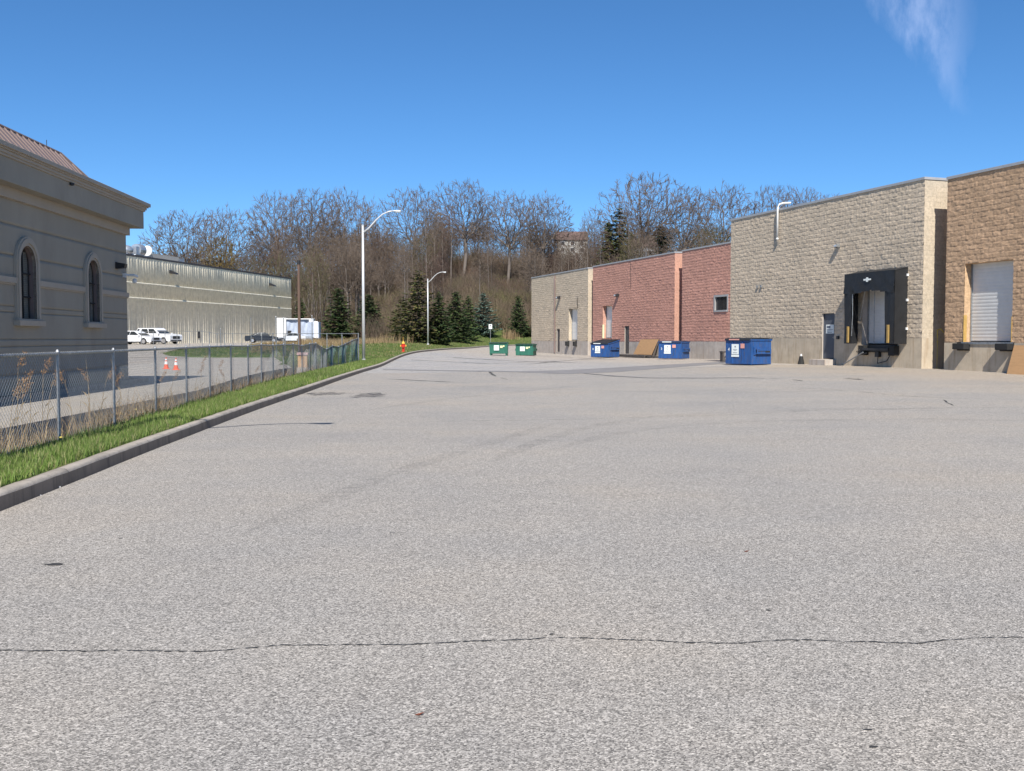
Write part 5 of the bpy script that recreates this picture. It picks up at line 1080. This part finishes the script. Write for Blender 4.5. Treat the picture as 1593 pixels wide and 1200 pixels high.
def bare_tree(seed, kind):
    """skeleton of a leafless tree, unit height, grown towards points spread through the crown; returns trunk and crown sticks"""
    r = np.random.default_rng(seed); fork = dict(oak=.30, pole=.42, multi=.16)[kind]; na = dict(oak=1500, pole=620, multi=820)[kind]
    rx = dict(oak=.40, pole=.19, multi=.30)[kind] * r.uniform(.9, 1.1)
    A = r.normal(0, 1, (na, 3)); A /= np.linalg.norm(A, axis=1, keepdims=True); A *= (r.uniform(.12, 1, na) ** .45)[:, None]
    th = np.arctan2(A[:, 1], A[:, 0]); lob = 1 + .13 * np.sin(3 * th + r.uniform(0, 6)) + .1 * np.sin(5 * th + r.uniform(0, 6)) + .08 * np.sin(7 * A[:, 2] + 2 * th)
    zc, rz = (fork + 1) / 2 + .02, (1 - fork) / 2 + .02
    if kind == 'oak': A[:, 2] = np.where(A[:, 2] < 0, A[:, 2] * .75, A[:, 2])
    A = np.stack([A[:, 0] * rx * lob, A[:, 1] * rx * lob, zc + A[:, 2] * rz * (.92 + .08 * lob)], 1)
    pos = [np.array([0, 0, 0.])]; par = [-1]; st = .021; d = np.array([r.normal(0, .04), r.normal(0, .04), 1.])
    while pos[-1][2] < fork * (.75 if kind != 'pole' else .9):
        d = d + np.array([r.normal(0, .04), r.normal(0, .04), 0]); d /= np.linalg.norm(d); pos.append(pos[-1] + d * st * 1.5); par.append(len(pos) - 2)
    if kind == 'pole':
        while pos[-1][2] < .9: pos.append(pos[-1] + np.array([r.normal(0, .1), r.normal(0, .1), 1.]) * st * 1.4); par.append(len(pos) - 2)
    P = np.array(pos); par = list(par); alive = np.ones(na, bool); near = np.zeros(na, int); nd = np.full(na, 1e9); new0 = 0
    for it in range(75):
        for j in range(new0, len(P)):
            q = np.linalg.norm(A - P[j], axis=1); m = q < nd; nd[m] = q[m]; near[m] = j
        new0 = len(P); alive &= nd > .026
        if not alive.any(): break
        ids = np.unique(near[alive]); add = []
        for j in ids:
            if j < 3 and kind != 'multi': continue
            v = A[alive & (near == j)] - P[j]; v = (v / np.linalg.norm(v, axis=1, keepdims=True)).sum(0); n = np.linalg.norm(v)
            if n < 1e-3: continue
            pj = P[j] - P[par[j]] if par[j] >= 0 else np.array([0, 0, 1.]); v = v / n + .85 * pj / (np.linalg.norm(pj) + 1e-9) + np.array([0, 0, .10]) + r.normal(0, .07, 3); v /= np.linalg.norm(v); q_ = P[j] + v * st
            if par.count(j) >= 3 or np.min(np.linalg.norm(P - q_, axis=1)) < st * .55: continue
            add.append(q_); par.append(j)
        if not add: break
        P = np.vstack([P, np.array(add)])
        if len(P) > 5200: break
    n = len(P); cnt = np.zeros(n); kids = np.zeros(n, int)
    for j in range(n - 1, 0, -1):
        if kids[j] == 0: cnt[j] = 1
        cnt[par[j]] += cnt[j]; kids[par[j]] += 1
    PA = np.array(par); PA[0] = 0
    for _ in range(12):
        S_ = np.zeros((n, 3)); np.add.at(S_, PA[1:], P[1:]); has = kids > 0
        m_ = np.where(has[:, None], S_ / np.maximum(kids, 1)[:, None], P); Q = .4 * P + .3 * P[PA] + .3 * m_; Q[0] = P[0]; Q[~has] = P[~has] * .8 + .2 * (2 * P[PA[~has]] - P[PA[PA[~has]]]); P = Q
    e = 2.15; rt = dict(oak=.019, pole=.010, multi=.012)[kind]; rad_ = rt * (np.maximum(cnt, 1) / cnt[0]) ** (1 / e); T_, C_ = [], []
    for j in range(1, n):
        q = par[j]; ra = rad_[q] * (1.35 if q == 0 else 1) if kids[q] < 2 or rad_[q] < rad_[j] * 1.6 else rad_[j] * 1.15
        (T_ if rad_[j] > rt * .30 else C_).append((*P[q], *P[j], ra, rad_[j]))
    for j in range(1, n):
        if kids[j] == 0 or (cnt[j] < 3 and r.uniform() < .45):
            dr = P[j] - P[par[j]]; dr /= np.linalg.norm(dr)
            for _ in range(3 if kids[j] == 0 else 2):
                v = dr + r.normal(0, .34, 3) + np.array([0, 0, .2]); v /= np.linalg.norm(v); L = r.uniform(.022, .06); v2 = v + r.normal(0, .2, 3); v2 /= np.linalg.norm(v2)
                C_.append((*P[j], *(P[j] + v * L * .55), .0006, .0005)); C_.append((*(P[j] + v * L * .55), *(P[j] + v * L * .55 + v2 * L * .5), .0005, .0003))
    T_ = np.array(T_); C_ = np.array(C_); m = max(C_[:, 5].max(), 1e-3); return T_ / m, C_ / m
TREES = {}
def tree_mesh(key, seed, kind, mat, twr=.0010):
    T_, C_ = bare_tree(seed, kind); C_[:, 6:] = np.maximum(C_[:, 6:], twr)
    a = segs_mesh('trunk', T_, 6, K['bark']); b = segs_mesh('crown', C_, 3, K[mat]); TREES[key] = (a.data, b.data)
    for o in (a, b): bpy.data.objects.remove(o)
for i in range(5): tree_mesh('oak%d' % i, 100 + i, 'oak', 'twig', .0012)
for i in range(3): tree_mesh('pole%d' % i, 200 + i, 'pole', ['twig', 'twigred', 'twig'][i])
for i in range(3): tree_mesh('multi%d' % i, 300 + i, 'multi', ['twigred', 'twig', 'twiggrn'][i], .0011)
tree_mesh('gold', 410, 'multi', 'twigyel', .0019)
def place_tree(name, key, x, y, z, h, sx, rz, label, cat='tree', group=None):
    u = empty(name, (x, y, z), rz, label, cat, group); u.scale = (h * sx, h * sx, h)
    a, b = TREES[key]
    for nm, d in (('trunk', a), ('crown', b)):
        o = bpy.data.objects.new(nm, d); COL.objects.link(o); o.parent = u
    return u
def find_y(px, py, y0, y1):
    """distance at which the turf along a bearing is seen at a given height in the photograph"""
    Ys = np.linspace(y0, y1, 120); Xs = (px - 796.5) / F * Ys; return float(Ys[np.argmin(np.abs(526.4 - F * (G(Xs, Ys) - EYE) / Ys - py))])
def top_z(py, Y): return EYE + (526.4 - py) / F * Y
BIG = [(290, 326, 235, 1.0, 'oak1', 'wide spreading bare tree at the left end of the slope, above the warehouse roof unit'),
       (352, 316, 262, .8, 'oak0', 'bare tree behind the yellow budding one above the warehouse'),
       (432, 299, 270, .8, 'oak2', 'tall bare tree left of the middle of the warehouse-side grove'),
       (484, 293, 262, .75, 'oak3', 'tall bare tree directly behind the far end of the warehouse'),
       (538, 288, 268, .75, 'oak0', 'highest bare tree left of the nearer lamp pole'),
       (578, 304, 255, .7, 'multi1', 'dense many-stemmed bare tree behind the nearer lamp arm'),
       (645, 290, 285, .85, 'oak1', 'round-crowned bare tree just right of the nearer lamp head'),
       (722, 281, 238, .95, 'oak2', 'big bare tree with thick pale trunk above the far lamp head'),
       (790, 297, 230, .95, 'oak3', 'big bare tree with straight pale trunk left of the pale far unit'),
       (845, 295, 262, .75, 'oak0', 'bare tree with narrow crown right of the straight-trunked one'),
       (925, 318, 275, .8, 'multi1', 'low grey bare tree behind the brown-roofed cream house'),
       (1000, 268, 258, .95, 'oak1', 'largest round bare tree towering over the red unit'),
       (1066, 290, 250, .75, 'oak3', 'bare tree between the largest one and the pale unit'),
       (1122, 281, 256, .85, 'oak0', 'bare tree with grey domed crown just left of the tan roofline'),
       (1200, 288, 262, .75, 'oak2', 'bare crown showing above the tan roof near the white pipe'),
       (1246, 290, 268, .7, 'oak1', 'bare crown above the tan roof right of the white pipe'),
       (1290, 302, 280, .75, 'oak3', 'last faint bare crown low over the tan roof edge')]
tr_ = random.Random(12)
for px, py, Y, sx, key, lab in BIG:
    if px in (722, 790): Y = find_y(px, {722: 432, 790: 444}[px], 190, 262)
    x = (px - 796.5) / F * Y; z = Gs(x, Y) - .3; place_tree('bare_tree', key, x, Y, z, top_z(py, Y) - z, sx, tr_.uniform(0, 6.28), lab)
x = (345 - 796.5) / F * 232; z = Gs(x, 232); place_tree('budding_tree', 'gold', x, 232, z, top_z(366, 232) - z, .9, 1., 'yellow budding tree above the warehouse rooftop unit')
ENV = np.array([(150, 390), (205, 378), (240, 345), (300, 333), (350, 324), (400, 312), (450, 302), (540, 296), (575, 308), (600, 318), (645, 305), (715, 298), (790, 310), (850, 305), (872, 345), (905, 342), (930, 330), (950, 318), (1000, 290), (1040, 308), (1065, 300), (1120, 292), (1165, 310), (1200, 300), (1290, 308), (1340, 315)])
fill = 0
for i in range(75):
    px = 175 + i * 15.5 + tr_.uniform(-7, 7); Y = tr_.uniform(292, 335); x = (px - 796.5) / F * Y; z = Gs(x, Y) - .3; e = np.interp(px, ENV[:, 0], ENV[:, 1])
    h = tr_.uniform(.45, .75) * (top_z(e, Y) - z); h = min(max(h, 6.5), 13)
    place_tree('thicket_tree', tr_.choice(['multi0', 'multi1', 'multi2', 'pole1']), x, Y, z, h, tr_.uniform(1.1, 1.6), tr_.uniform(0, 6.28), 'low leafless thicket tree along the crest of the slope', group='thicket trees along the crest')
for px in (846, 862, 874, 884, 893, 903, 912, 921, 934, 975, 990, 1006, 664, 676, 690, 702):
    Y = tr_.uniform(225, 268); x = (px - 796.5) / F * Y; z = Gs(x, Y) - .2
    place_tree('slender_tree', tr_.choice(['pole0', 'pole1', 'pole2']), x, Y, z, top_z(np.interp(px, ENV[:, 0], ENV[:, 1]) + tr_.uniform(0, 25), Y) - z, .7, tr_.uniform(0, 6.28), 'thin grey trunk standing in front of a house on the slope', group='thin trees screening the houses')
for px in (846, 858, 868, 879, 890, 899, 909, 920, 981, 992, 1003, 1014, 668, 682, 696):
    Y = tr_.uniform(262, 280); x = (px - 796.5) / F * Y; z = Gs(x, Y) - .2
    place_tree('thicket_tree', tr_.choice(['multi0', 'multi1', 'pole1']), x, Y, z, tr_.uniform(6.5, 9.5), 1.2, tr_.uniform(0, 6.28), 'reddish leafless thicket tree in front of a house on the slope', group='thicket trees in front of the houses')
for i in range(175):
    px = tr_.uniform(195, 1130) if i < 105 else tr_.uniform(400, 920); Y = tr_.uniform(188, 305)
    x = (px - 796.5) / F * Y; z = Gs(x, Y) - .2; e = np.interp(px, ENV[:, 0], ENV[:, 1])
    if Y < 264 and (abs(px - 722) < 24 or abs(px - 790) < 22): continue
    ty = e + tr_.uniform(22, 62) + (300 - Y) * .42; h = top_z(ty, Y) - z
    if h < 5 or h > 26: h = min(max(h, 6), 18)
    key = tr_.choice(['pole0', 'pole1', 'pole2', 'pole0', 'pole2', 'multi0', 'multi1', 'multi2', 'oak0', 'oak3']); k = {'p': .75, 'm': .8, 'o': .8}[key[0]]
    lab, g = {'p': ('slender straight leafless tree in the crowded wood on the slope', 'slender leafless trees on the slope'), 'm': ('bushy many-stemmed leafless tree in the crowded wood on the slope', 'bushy leafless trees on the slope'), 'o': ('broad leafless tree in the crowded wood on the slope', 'broad leafless trees on the slope')}[key[0]]
    place_tree({'p': 'slender_tree', 'm': 'bushy_tree', 'o': 'bare_tree'}[key[0]], key, x, Y, z, h, k * tr_.uniform(.8, 1.2), tr_.uniform(0, 6.28), lab, group=g)

# evergreens
def spruce_mesh(seed, mat, R=.3, n_wh=38, per=11, dens=40):
    r = np.random.default_rng(seed); C, A, B = [], [], []; lim = []
    for w in range(n_wh):
        f = (w + r.uniform(-.3, .3)) / n_wh; f = min(max(f, 0), .985); z = .03 + .96 * f; Rr = R * (1 - f) ** (.82 if seed in (3, 4) else .66) * (1 if f > .08 else .8) * (1 + .16 * math.sin(w * 1.9 + seed)) + .012
        k = max(4, int(per * (1 - f * .55))); a0 = r.uniform(0, 6.28)
        for j in range(k):
            a = a0 + 2 * math.pi * j / k + r.uniform(-.25, .25); L = Rr * r.uniform(.5, 1.18); dr = r.uniform(.05, .3) * L
            m = max(5, int(dens * L / R)); t = np.sort(r.uniform(.12, 1, m))
            ca, sa = math.cos(a), math.sin(a); zz = z - dr * t * (1 - .35 * t) + .22 * L * t ** 3
            wd = .22 * L * (1 - t * .75) + .006
            off = r.uniform(-1, 1, m) * wd
            c = np.stack([ca * t * L - sa * off, sa * t * L + ca * off, zz + r.uniform(-.012, .006, m)], 1)
            dirs = np.stack([ca - sa * off / (wd + 1e-6) * .8, sa + ca * off / (wd + 1e-6) * .8, r.uniform(-.45, .25, m)], 1); dirs /= np.linalg.norm(dirs, axis=1, keepdims=True)
            sz = r.uniform(.016, .036, m)[:, None]; side = np.cross(dirs, np.stack([r.normal(0, .4, m), r.normal(0, .4, m), np.ones(m)], 1)); side /= np.linalg.norm(side, axis=1, keepdims=True)
            C.append(c); A.append(dirs * sz); B.append(side * sz * .5)
            lim.append((0, 0, z, ca * L * .8, sa * L * .8, z - dr * .7, .004, .001))
    b = leaves_mesh('crown', np.concatenate(C), np.concatenate(A), np.concatenate(B), K[mat])
    a = segs_mesh('trunk', [(0, 0, -.02, 0, 0, .5, .016, .010), (0, 0, .5, 0, 0, .98, .010, .001)] + lim, 5, K['bark'])
    d = (a.data, b.data); bpy.data.objects.remove(a); bpy.data.objects.remove(b); return d
TREES['sp0'] = spruce_mesh(1, 'spruce', .34); TREES['sp1'] = spruce_mesh(2, 'spruceold', .36, 34, 10, 36); TREES['sp2'] = spruce_mesh(3, 'spruce', .30, 38, 10, 38); TREES['spb'] = spruce_mesh(4, 'spruceblue', .38, 34, 10, 42)
SPR = [(528, 447, 112, 25, 'sp0', 'dark broad spruce left of the nearer lamp pole'), (575, 457, 120, 24, 'sp0', 'dark spruce right behind the nearer lamp pole'),
       (468, 462, 165, 17, 'sp2', 'green spruce peeping out beside the warehouse end'), (652, 418, 124, 33, 'sp1', 'tallest spruce with brownish top left of the far lamp pole'), (627, 462, 121, 22, 'sp1', 'shorter olive spruce joined to the left side of the tallest spruce'),
       (683, 452, 131, 22, 'sp2', 'dark spruce immediately behind the far lamp pole'), (709, 452, 123, 24, 'sp0', 'dense dark spruce right of the far lamp pole'), (729, 459, 128, 18, 'sp2', 'narrow-topped spruce between the dense one and the blue one'),
       (752, 454, 150, 25, 'spb', 'blue-grey spruce behind the white sign'), (806, 459, 153, 15, 'sp0', 'small narrow spruce next to the pale far unit'), (796, 510, 149, 13, 'sp2', 'low dark juniper-like spruce at the foot of the narrow spruce'), (820, 506, 151, 12, 'sp0', 'low dark spruce touching the corner of the pale far unit'),
       (962, 322, 250, 30, 'sp1', 'dark pointed evergreen on the slope left of the largest bare tree'), (1028, 352, 262, 26, 'sp0', 'dark evergreen on the slope right of the largest bare trunk'), (946, 345, 255, 20, 'sp0', 'smaller dark evergreen beside the pointed one on the slope')]
BASE = {528: 519, 575: 521, 652: 538, 627: 529, 683: 539, 709: 532, 729: 530, 752: 522, 806: 523, 796: 520, 820: 523}
for px, py, Y, hwid, key, lab in SPR:
    if px in BASE: Y = find_y(px, BASE[px], 126 if px in (627, 652, 683) else 104, 176)
    x = (px - 796.5) / F * Y; z = Gs(x, Y) - .05; h = top_z(py, Y) - z; R0 = {'sp0': .34, 'sp1': .36, 'sp2': .30, 'spb': .38}[key]
    place_tree('spruce_tree', key, x, Y, z, h, 1.38 * hwid / F * Y / h / R0, tr_.uniform(0, 6.28), lab)

# ------------------------------------------------------------------ brush, dry grass, reeds, turf
K['brush'] = M_island('brush_stems', [(.10, .08, .065), (.15, .12, .095), (.13, .10, .08), (.21, .17, .14), (.115, .11, .07)], mul=.055)
K['dry'] = M_island('dry_stalks', [(.34, .25, .14), (.24, .165, .09), (.38, .30, .18), (.17, .115, .065), (.12, .085, .055)])
K['blade'] = M_island('grass_blades', [(.08, .145, .027), (.125, .20, .04), (.175, .245, .065), (.05, .09, .02), (.15, .22, .05), (.27, .26, .13)], .6)
K['lawnblade'] = M_island('lawn_blades', [(.06, .105, .02), (.09, .14, .03), (.12, .16, .045), (.17, .17, .08), (.24, .20, .11)], .7)
K['budleaf'] = M_island('bud_clumps', [(.09, .1, .03), (.13, .12, .045), (.11, .085, .04), (.16, .15, .06)])
def area(n, x0, x1, y0, y1, f=None):
    X = rng.uniform(x0, x1, n); Y = rng.uniform(y0, y1, n)
    if f is not None: k = f(X, Y); X, Y = X[k], Y[k]
    return X, Y
# brush over the slope
Yb = rng.uniform(149, 325, 4600); Xb = rng.uniform(-.40, .27, 4600) * Yb; k = wood_at(Xb, Yb) > .5; Xb, Yb = Xb[k], Yb[k]; Zb = G(Xb, Yb)
seg = []
for x, y, z in zip(Xb, Yb, Zb):
    n = 24; a = rng.uniform(0, 6.28, n); sp_ = rng.uniform(.1, .9, n); L = rng.uniform(1.1, 3.4, n) * (1.2 if y < 185 else (1.7 if y > 265 else 1))
    dx, dy, dz = np.cos(a) * sp_, np.sin(a) * sp_, np.ones(n) * .9; nn_ = np.sqrt(dx**2 + dy**2 + dz**2); dx, dy, dz = dx / nn_ * L, dy / nn_ * L, dz / nn_ * L
    bx, by = x + rng.normal(0, .5, n), y + rng.normal(0, .5, n); t = rng.uniform(.0, .7, n)
    seg.append(np.stack([bx, by, z - .1 + 0 * t, bx + dx * .5, by + dy * .5, z + dz * .55, .03 + 0 * t, .02 + 0 * t], 1)); seg.append(np.stack([bx + dx * .5, by + dy * .5, z + dz * .55, bx + dx + rng.normal(0, .3, n), by + dy, z + dz, .02 + 0 * t, .011 + 0 * t], 1))
tag(segs_mesh('brush', np.concatenate(seg), 3, K['brush']), 'tangle of bare brown brush covering the slope', 'undergrowth', kind='stuff')
Yb = rng.uniform(150, 285, 42000); Xb = rng.uniform(-.40, .27, 42000) * Yb; clump = np.sin(Xb * .23 + 1) + np.sin(Yb * .19 + Xb * .08) + rng.normal(0, .6, len(Xb)); k = (wood_at(Xb, Yb) > .5) & (clump > .7); Xb, Yb = Xb[k], Yb[k]
Zb = G(Xb, Yb) + rng.uniform(.3, 3.4, len(Xb)); n = len(Xb); A = rng.normal(0, 1, (n, 3)); A /= np.linalg.norm(A, axis=1, keepdims=True); Bv = np.cross(A, rng.normal(0, 1, (n, 3))); Bv /= np.linalg.norm(Bv, axis=1, keepdims=True); s_ = rng.uniform(.06, .17, n)[:, None]
tag(leaves_mesh('budding_shrubs', np.stack([Xb, Yb, Zb], 1), A * s_, Bv * s_ * .6, K['budleaf']), 'faint olive haze of opening buds on the shrubs of the slope', 'shrubs', kind='stuff')
# turf blades: near strip, then lawn
kp = KP[:, :]; 
def strip_pts(n, y0, y1, d0, d1, pw=1.):
    Y = y0 + (y1 - y0) * rng.uniform(0, 1, n) ** pw; d = rng.uniform(d0, d1, n); X = kerbx(Y) - d; return X, Y, d
X, Y, d = strip_pts(95000, 8.0, 30, .16, 1.75, 1.35); fenx = np.interp(Y, [p[1] for p in FL], [p[0] for p in FL]); patch = np.sin(X * 3.1 + Y * 1.3) + np.sin(Y * 2.2 - X) + rng.normal(0, .7, len(X)); k = (X > fenx - .1 + .28 * np.abs(rng.normal(0, 1, len(X)))) & (patch > -1.9); X, Y, d = X[k], Y[k], d[k]
Z = G(X, Y, d) - .01; hgt = rng.uniform(.05, .15, len(X)) * (1 + .25 * np.sin(X * 5 + Y * 2.3) * rng.uniform(0, 1, len(X))); 
near = blades_mesh('grass', np.stack([X, Y, Z], 1), hgt, rng.uniform(.006, .012, len(X)), .06, K['blade']); tag(near, 'lush green grass strip between the kerb and the chain-link fence', 'grass', kind='stuff')
X, Y, d = strip_pts(60000, 28, 64, .17, 3.4); k = X > np.interp(Y, [28, 57, 58, 64], [-7.7, -9.2, -12, -13]); X, Y, d = X[k], Y[k], d[k]
tag(blades_mesh('grass', np.stack([X, Y, G(X, Y, d) - .01], 1), rng.uniform(.06, .19, len(X)), rng.uniform(.012, .022, len(X)), .07, K['blade']), 'green verge around the nearer lamp pole', 'grass', kind='stuff')
X = rng.uniform(-34, 16, 110000); Y = rng.uniform(56, 172, 110000); dd = seg_dist(X, Y, [tuple(p) for p in KP[::3]]); leftk = (X < np.interp(Y, KP[:150, 1], KP[:150, 0])) | (Y > np.interp(X, KP[150:, 0], KP[150:, 1]) + .3)
leftk &= ~((Y > 150) & (X > KP[150, 0]) & (Y < np.interp(X, KP[150:, 0], KP[150:, 1]) + .2))
k = leftk & ~((X < np.interp(Y, [73, 74.5, 77, 80, 82, 100], [-23.0, -25.6, -27.0, -27.4, -27.4, -25.5]) - .3) & (Y > 72)) & (dd > .2) & ~inside(X, Y, LANE) & (wood_at(X, Y) < .3) & ~((X < -31) & (Y > 93)); X, Y, dd = X[k], Y[k], dd[k]
tag(blades_mesh('lawn', np.stack([X, Y, G(X, Y, dd) - .01], 1), rng.uniform(.05, .16, len(X)), rng.uniform(.03, .06, len(X)), .08, K['lawnblade']), 'mown green bank beyond the bend of the drive', 'lawn', kind='stuff')
# dry stalks: ditch behind the fence, weedy mound, foot of the spruces
def stalks(name, X, Y, h, w, lean, lab, mat='dry'):
    tag(blades_mesh(name, np.stack([X, Y, G(X, Y) - .02], 1), h, w, lean, K[mat]), lab, 'dry grass', kind='stuff')
Y = 8 + 42 * rng.uniform(0, 1, 33000) ** 1.2; X = np.interp(Y, [8, 20, 30, 41, 50], [-7.5, -7.85, -8.5, -9.6, -10.4]) + rng.uniform(-1.35, 1.5, len(Y)); Xr = np.interp(Y, [p[1] for p in FL], [p[0] for p in FL]); k = (X < Xr + .12) & (np.sin(Y * 2.1) + np.sin(X * 3.3 + Y) + rng.normal(0, .8, len(Y)) > -.5); X, Y = X[k], Y[k]
stalks('dry_weeds', X, Y, rng.uniform(.12, .5, len(X)) * (1 + .6 * (rng.uniform(0, 1, len(X)) > .96)), rng.uniform(.004, .010, len(X)), .34, 'bent dry weeds filling the ditch behind the fence')
Y = 60 + 52 * rng.uniform(0, 1, 34000); X = rng.uniform(-29, -10.5, len(Y)); dl = seg_dist(X, Y, LANE[:-2]); k = ~inside(X, Y, LANE) & (dl > 1.2) & (X < np.interp(Y, [60, 72, 100], [-13, -15.5, -13])) & (X > -.262 * Y); k &= (np.sin(X * .8) + np.sin(Y * .5 + X * .3) + rng.normal(0, .7, len(X)) > -.6) & (Y > 72 + rng.uniform(0, 7, len(X)))
X, Y = X[k], Y[k]; stalks('dry_weeds', X, Y, rng.uniform(.15, .75, len(X)) * np.where(X / Y < -.215, .5, 1), rng.uniform(.015, .035, len(X)), .3, 'tan and russet dry grass on the mound around the wooden pole')
X, Y = area(9000, -24, -6, 108, 150); k = (X / Y < -.098) & (X / Y > -.16) & (Y > 114) & (Y < 128); X, Y = X[k], Y[k]; q_ = rng.uniform(0, 1, len(X)) < np.exp(-((X / Y + .125) / .016) ** 2 - ((Y - 122) / 4) ** 2); X, Y = X[q_], Y[q_]; stalks('dry_weeds', X, Y, rng.uniform(.3, 1.5, len(X)) ** 1.2, rng.uniform(.02, .045, len(X)), .35, 'pale dry grass at the foot of the spruces behind the hydrant')
X, Y = rng.normal(-.4, .6, 420), rng.normal(167, 1, 420); stalks('dry_weeds', X, Y, rng.uniform(.4, 1.9, len(X)), rng.uniform(.03, .06, len(X)), .3, 'pale tuft of dry grass between the blue and the narrow spruce')
# reeds with brown plumes
rd = random.Random(9)
K['plume'] = M_island('reed_plume', [(.30, .17, .08), (.38, .24, .12), (.24, .13, .06)])
def reed(name, loc, h, lean, az_, plume, label, sc=1.):
    u = empty(name, loc, az_, label, 'reed', None); pts = [(lean * h * (k / 6) ** 2, 0, h * k / 6 * (1 - .06 * lean * k)) for k in range(7)]
    MB().tube(pts, [.0055, .005, .0045, .004, .0035, .003, .002], 5).build('stem', K['dry'], u)
    if plume:
        n = 130; t = rng.uniform(0, 1, n); c = np.array(pts[-1])[None] + np.stack([t * .10 * (1 + lean) + rng.normal(0, .022, n), rng.normal(0, .024, n), (t - .35) * .17 * sc + rng.normal(0, .012, n)], 1)
        A = rng.normal(0, 1, (n, 3)) * np.array([[.5, .5, 1.]]); A /= np.linalg.norm(A, axis=1, keepdims=True); Bv = np.cross(A, rng.normal(0, 1, (n, 3))); Bv /= np.linalg.norm(Bv, axis=1, keepdims=True)
        leaves_mesh('plume', c, A * .02, Bv * .0045, K['plume'], u)
    MB().add([(0, 0, h * .3), (.05, .0, h * .5), (.12, .02, h * .55), (.05, .006, h * .47)], [(0, 1, 2, 3)]).build('leaf', K['dry'], u)
    return u
REEDS = [(25, 562, 12.9, 1, .05, 'tallest reed at the far left of the fence, with an upright plume'), (31, 590, 13.2, 1, .1, 'second reed from the left, its plume against the dark wall'), (12, 603, 12.4, 1, .2, 'short drooping reed plume at the left edge'), (17, 605, 12.8, 1, .3, 'bushy low reed plume close to the left edge'),
         (64, 572, 13.6, 1, .06, 'tall reed with broad plume left of the first whole fence post'), (70, 588, 13.9, 1, .25, 'thin curved reed beside the broad-plumed one'), (45, 597, 13.5, 0, .05, 'broken plumeless reed between the left reeds'), (112, 583, 15.6, 1, -.3, 'reed leaning left with golden plume between the two nearest posts'),
         (139, 558, 16.0, 0, -.1, 'tall plumeless reed stem between the two nearest posts'), (138, 585, 16.3, 1, -.05, 'reed with small brown plume before the second post'), (155, 578, 16.5, 1, .3, 'reed leaning right with large plume before the second post'), (190, 552, 18.0, 0, -.35, 'bare leaning cane right of the second post'), (176, 590, 17.5, 1, .1, 'grey reed plume just right of the second post'), (186, 600, 17.8, 0, .0, 'short cane low behind the second post'),
         (243, 585, 20.6, 1, .2, 'dark seed head beside the third post'), (262, 582, 21.4, 1, .3, 'cluster of brown seed heads left of the cones'), (300, 572, 24.0, 1, .3, 'brown drooping seed head between the fourth and fifth posts'), (311, 560, 24.6, 1, .1, 'upright weed with brown head left of the fifth post'), (334, 566, 26.5, 1, .2, 'brown weed plume right of the fifth post'), (352, 580, 27.4, 1, -.2, 'dark weed head by the sixth post'), (396, 575, 31.0, 1, .1, 'tall weed with pale head beyond the seventh post')]
for px, py, Y, pl_, lean, lab in REEDS:
    x = (px - 796.5) / F * Y; z = Gs(x, Y); tz = top_z(py, Y); h = max(.4, tz - z); reed('reed', (x - .0, Y, z), h, abs(lean) * .5, 0 if lean > 0 else math.pi, pl_, lab, 1.2)
for i, (px, py, lab) in enumerate([(93, 706, 'dandelion in the grass nearest the first fence post'), (211, 657, 'yellow dandelion in the grass right of the second fence post')]):
    c = spot(px, py); x, y = c[0] * .93, c[1] * .93; z = Gs(x, y); u = empty('dandelion', (x, y, z), 0, lab, 'flower')
    MB().tube([(0, 0, 0), (.01, 0, .13)], .003, 5).build('stem', K['blade'], u); MB().lathe([(.006, .125), (.026, .14), (.02, .152), (.004, .155)], (.01, 0, 0), 9).build('flower_head', K['ladder'], u)
